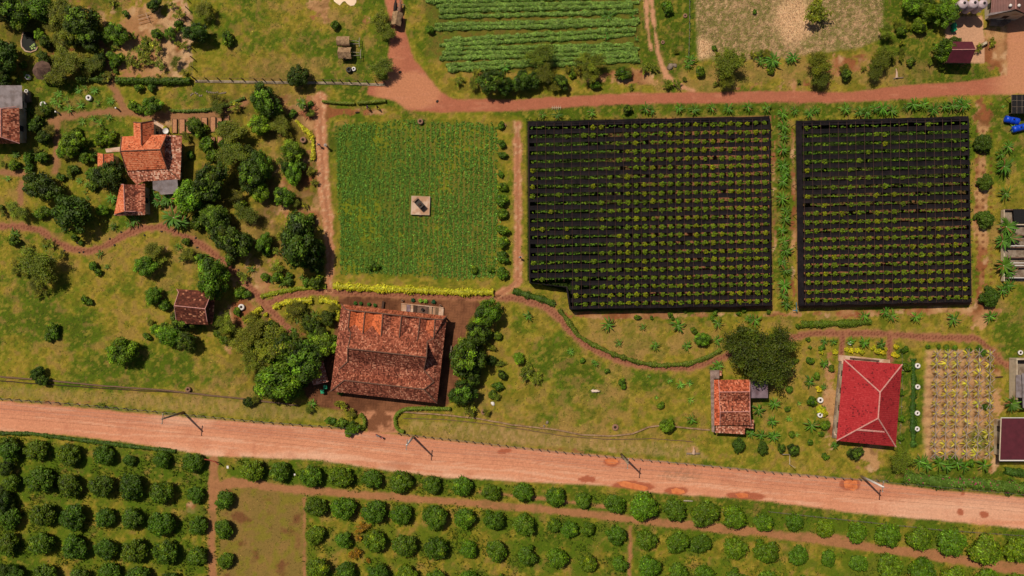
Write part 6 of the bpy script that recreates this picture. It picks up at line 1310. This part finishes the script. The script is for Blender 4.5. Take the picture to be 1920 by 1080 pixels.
def oxcart(px, py, rz, label, arched, L, W, dz=0):
    e = empty('ox_cart', P(px, py, 1.9), rz, label, 'cart', 'thatched ox carts'); e.location.z = 0
    chi(e, 'bed', MB().box(-L*.5+.2,-W*.38,.85,L*.5-.2,W*.38,.97), M_wood)
    for s in (-1, 1):
        w_ = MB(); n = 18; y0 = s*(W*.45); pts = [(math.cos(2*math.pi*i/n)*.72, y0, .72+math.sin(2*math.pi*i/n)*.72) for i in range(n+1)]; w_.tube(pts, .05, 6, cap=False)
        wh = chi(e, 'wheel', w_, M_darkwood)
        for k in range(6): chi(wh, 'spoke', MB().tube([(0,y0,.72),(math.cos(k*math.pi/3+.2)*.7,y0,.72+math.sin(k*math.pi/3+.2)*.7)], .025, 5), M_darkwood)
        chi(e, 'side_rail', MB().box(-L*.5+.2,s*W*.38-.04,.972,L*.5-.2,s*W*.38+.04,1.25), M_wood)
        chi(e, 'shaft', MB().tube([(L*.5-.3,s*.35,.9),(L*.5+1.2,s*.25,.75),(L*.5+1.75,s*.12,.8)], .05, 6), M_barkpale)
    chi(e, 'yoke', MB().tube([(L*.5+1.7,-.85,.85),(L*.5+1.65,-.3,.92),(L*.5+1.65,.3,.92),(L*.5+1.7,.85,.85)], .06, 6), M_barkpale)
    b = MB(); n = 9; m_ = 12; vs = []
    for i in range(m_+1):
        x = -L/2+L*i/m_
        for k in range(n+1):
            a = math.pi*k/n
            if arched: y = -W/2*math.cos(a); zz = 1.3+.75*math.sin(a)**.8
            else: t = abs(1-2*k/n); y = -W/2*(1-2*k/n); zz = 2.05-.75*t
            vs.append((x+random.uniform(-.04,.04)*(i in (0, m_)), y+random.uniform(-.02,.02), zz+random.uniform(-.025,.025)))
    fs = [(i*(n+1)+k, (i+1)*(n+1)+k, (i+1)*(n+1)+k+1, i*(n+1)+k+1) for i in range(m_) for k in range(n)]
    b.add(vs, fs); r = chi(e, 'thatch_roof', b, M_thatch); s = r.modifiers.new('t', 'SOLIDIFY'); s.thickness = .08
    for x in (-L*.4, L*.4):
        for s in (-1, 1): chi(e, 'roof_post', MB().tube([(x,s*W*.36,.95),(x,s*W*.40,1.45)], .035, 5), M_darkwood)
oxcart(642.7, 75.5, 0, 'arched thatch ox cart parked above its twin on the pasture', True, 2.35, 1.75)
oxcart(645, 97, math.radians(-1), 'ox cart with a gabled thatch roof, lower of the parked two', False, 2.4, 2.15)
oxcart(743, 33, math.radians(80), 'ox cart with thatch roof driving up the dirt track', False, 2.5, 1.9)
cattle('draft_ox', 741.5, 13, math.radians(82), M_cowdark, 'dark brown ox pulling the ox cart, left of the pair'); cattle('draft_ox', 750, 15, math.radians(80), M_cowbrown, 'lighter brown ox pulling the ox cart, right of the pair')
def person(px, py, rz, label, shirt, trousers, hairc=(.01,.008,.006), hat=None, stride=.18, hold=False):
    e = empty('person', P(px, py, 1.2), rz, label, 'person', 'people walking in the garden'); e.location.z = 0
    sk = mat('skin', (.35,.19,.12), .6, noise=.05) if 'skin' not in D.materials else D.materials['skin']
    pts = []; rad = []; ed = []
    def v(p, r, k=None):
        pts.append(p); rad.append(r)
        if k is not None: ed.append((k, len(pts)-1))
        return len(pts)-1
    pel = v((0,0,.93), (.13,.10)); wst = v((0,0,1.08), (.12,.09), pel); ch = v((0,0,1.28), (.16,.11), wst); nk = v((0,0,1.44), .05, ch); hd = v((.02,0,1.53), (.075,.085), nk); tp = v((.02,0,1.64), (.078,.09), hd); v((.11,0,1.56), .012, hd)
    for s in (-1, 1):
        d = stride*s; hp = v((0,s*.09,.86), .09, pel); kn = v((d*.55+.03,s*.10,.48), .058, hp); an = v((d-.03,s*.10,.09), .038, kn); v((d+.13,s*.11,.04), .032, an)
        sh = v((0,s*.19,1.36), .05, ch); el = v((-d*.4-.02,s*.25,1.10), .038, sh); wr = v((-d*.7+.10,s*.25,.88), .026, el); pm = v((-d*.7+.13,s*.25,.82), .03, wr)
        for f in range(4): a = v((-d*.7+.15+.008*f,s*.25+(f-1.5)*.016,.77), .009, pm); v((-d*.7+.16,s*.25+(f-1.5)*.016,.735-.004*(f in (1,2))), .008, a)
        v((-d*.7+.17,s*.23,.80), .010, pm)
    skin('body', pts, ed, rad, sk, e, sub=1)
    # shirt and trousers slightly over the body
    P2 = []; r2 = []; e2 = []
    def w2(p, r, k=None):
        P2.append(p); r2.append(r)
        if k is not None: e2.append((k, len(P2)-1))
        return len(P2)-1
    a0 = w2((0,0,.92), (.15,.12)); a1 = w2((0,0,1.1), (.14,.11), a0); a2 = w2((0,0,1.3), (.18,.13), a1); w2((0,0,1.41), (.09,.08), a2)
    for s in (-1, 1): d = stride*s; q = w2((0,s*.2,1.36), .07, a2); w2((-d*.4-.01,s*.25,1.14), .055, q)
    skin('shirt', P2, e2, r2, mat('shirt_cloth', shirt, .85, noise=.1), e)
    P2.clear(); r2.clear(); e2.clear(); a0 = w2((0,0,.93), (.15,.12))
    for s in (-1, 1): d = stride*s; q = w2((0,s*.09,.84), .11, a0); k = w2((d*.55+.03,s*.10,.48), .08, q); w2((d-.02,s*.10,.14), .065, k)
    skin('trousers', P2, e2, r2, mat('trouser_cloth', trousers, .85, noise=.1), e)
    chi(e, 'hair', MB().lathe([(.09,1.56),(.105,1.64),(.09,1.71),(.05,1.75),(.001,1.76)], 14, cx=-.005), mat('hair', hairc, .6), True)
    for s in (-1, 1): chi(e, 'eye', MB().lathe([(.001,1.575),(.012,1.585),(.001,1.595)], 8, cx=.10, cy=s*.032), M_black); chi(e, 'ear', MB().tube([(.01,s*.085,1.57),(.0,s*.10,1.60)], [.02,.015], 6), sk)
    if hat is not None: chi(e, 'hat', MB().lathe([(.30,1.66),(.13,1.72),(.11,1.80),(.001,1.82)], 18), mat('hat_straw', hat, .9))
    return e
person(688.5, 200.5, math.radians(170), 'person in a purple pink top walking below the clipped box hedge', col(170,110,150), col(110,60,80))
person(707, 200, math.radians(185), 'person in dark clothes walking behind on the bare ground', (.05,.02,.02), (.08,.03,.03))
person(597, 270.5, math.radians(-80), 'person in white top and purple trousers walking down the sandy lane', col(225,200,200), col(130,90,120))
person(611, 273, math.radians(-110), 'person in black clothes at the crop field edge by the lane', (.012,.01,.014), (.01,.01,.012), hat=col(170,150,140))
person(975.5, 482, math.radians(-90), 'person in white top beside the pale lane left of net garden', col(225,225,225), (.02,.02,.03))
# motorbike
e = empty('motorbike', P(713, 817.5, 0), math.radians(-25), 'pink and black motorbike parked at the road edge by the driveway', 'motorbike')
for x in (-.6, .62):
    n = 18; w_ = chi(e, 'wheel', MB().tube([(x+math.cos(2*math.pi*i/n)*.27, 0, .3+math.sin(2*math.pi*i/n)*.27) for i in range(n+1)], .05, 6, cap=False), M_rubber); chi(w_, 'rim', MB().tube([(x,-.04,.3),(x,.04,.3)], .19, 14), M_concgrey)
M_pink = mat('pink_paint', col(190,40,90), .35, noise=.05)
chi(e, 'frame', MB().tube([(-.55,0,.55),(-.2,0,.45),(.15,0,.42),(.42,0,.75)], [.10,.13,.12,.08], 10), M_black, True); chi(e, 'fairing', MB().tube([(-.85,0,.75),(-.6,0,.72),(-.3,0,.6)], [.05,.14,.12], 10).tube([(.35,0,.5),(.47,0,.78),(.52,0,.95)], [.13,.16,.10], 10), M_pink, True)
chi(e, 'seat', MB().tube([(-.72,0,.82),(-.45,0,.84),(-.1,0,.78),(.1,0,.74)], [.10,.14,.13,.08], 10), M_greysheet, True)
chi(e, 'handlebar', MB().tube([(.38,-.34,1.02),(.46,-.1,1.0),(.46,.1,1.0),(.38,.34,1.02)], .025, 6), M_black); chi(e, 'fork', MB().tube([(.46,0,.95),(.62,0,.3)], .04, 6), M_black)
chi(e, 'headlight', MB().tube([(.56,0,.92),(.64,0,.90)], [.08,.07], 10), M_white); 
for s in (-1, 1): chi(e, 'mirror', MB().box(.40,s*.3-.05,1.16,.42,s*.3+.05,1.24).tube([(.41,s*.27,1.02),(.41,s*.3,1.17)], .01, 4), M_black)

# ------------------------------------------------------------------ labels that single each thing out
LM = [(728,663,'the big tiled hall'),(1630,757,'the red roofed house'),(268,300,'the orange farmhouse'),(1373,755,'the twin ridged house'),(362,577,'the brown pavilion'),(5,215,'the left edge house'),(644,87,'the parked ox carts'),
      (79,132,'the round thatched shelter'),(54,78,'the dark pond'),(780,165,'the dirt road fork'),(1801,98,'the maroon shed'),(1915,824,'the maroon roof at right'),(1117,734,'the white cow'),(1905,201,'the black panel shelter'),(1905,460,'the concrete pens'),
      (557,143,'the tree over the panel fence'),(610,500,'the lane left of the crop field'),(430,500,'the brick path bend'),(70,440,'the brick path at left'),(227,660,'the lone tree on the left lawn'),(1490,35,'the stubble field bare patch'),(1100,60,'the upper crop rows'),(290,60,'the bare soil plot'),(1797,760,'the vine trellis plot'),(960,560,'the path corner by the nets')]
ZN = [(1448,215,1490,585,'in the strip between the net gardens'),(985,190,1450,216,'above the left net garden'),(1450,186,1830,220,'above the right net garden'),(935,260,955,520,'in the row right of the square crop field'),
      (1700,855,1860,885,'under the vine trellis plot'),(1500,580,1870,605,'below the right net garden'),(1100,585,1460,670,'between left net garden and brick path'),(1830,250,1870,575,'on the soil right of the nets'),(1685,645,1715,830,'in the strip right of the red house')]
def where_of(x, y):
    for (x0, y0, x1, y1, p) in ZN:
        if x0 <= x <= x1 and y0 <= y <= y1: return p
    lx, ly, nm = min(LM, key=lambda l: math.hypot(l[0]-x, l[1]-y)); dx, dy = x-lx, y-ly
    if abs(dx) > 2*abs(dy): d = 'right of' if dx > 0 else 'left of'
    elif abs(dy) > 2*abs(dx): d = 'below' if dy > 0 else 'above'
    else: d = ('lower' if dy > 0 else 'upper')+(' right of' if dx > 0 else ' left of')
    return d+' '+nm
# plants wholly outside the picture are left out
keep = []
for t in THINGS:
    o, look, x, y, wh = t
    if (x < -25 or x > 1945 or y < -25 or y > 1105):
        for c_ in list(o.children): D.objects.remove(c_)
        D.objects.remove(o); continue
    keep.append(t)
bins = {}
for o, look, x, y, wh in keep:
    ph = wh if wh is not None else where_of(x, y)
    bins.setdefault((look+' '+ph).strip(), []).append((o, x, y))
for base, L in bins.items():
    if len(L) == 1: L[0][0]['label'] = base; continue
    xs_ = [t[1] for t in L]; ys_ = [t[2] for t in L]; hor = (max(xs_)-min(xs_)) >= (max(ys_)-min(ys_)); L.sort(key=lambda t: t[1] if hor else t[2])
    for i, t in enumerate(L):
        if len(L) == 2: q = ('left one' if i == 0 else 'right one') if hor else ('upper one' if i == 0 else 'lower one')
        else: q = (ordw[i] if i < len(ordw) else str(i+1))+(' from left' if hor else ' from top')
        ws = base.split(); t[0]['label'] = ' '.join(ws[:13])+', '+q
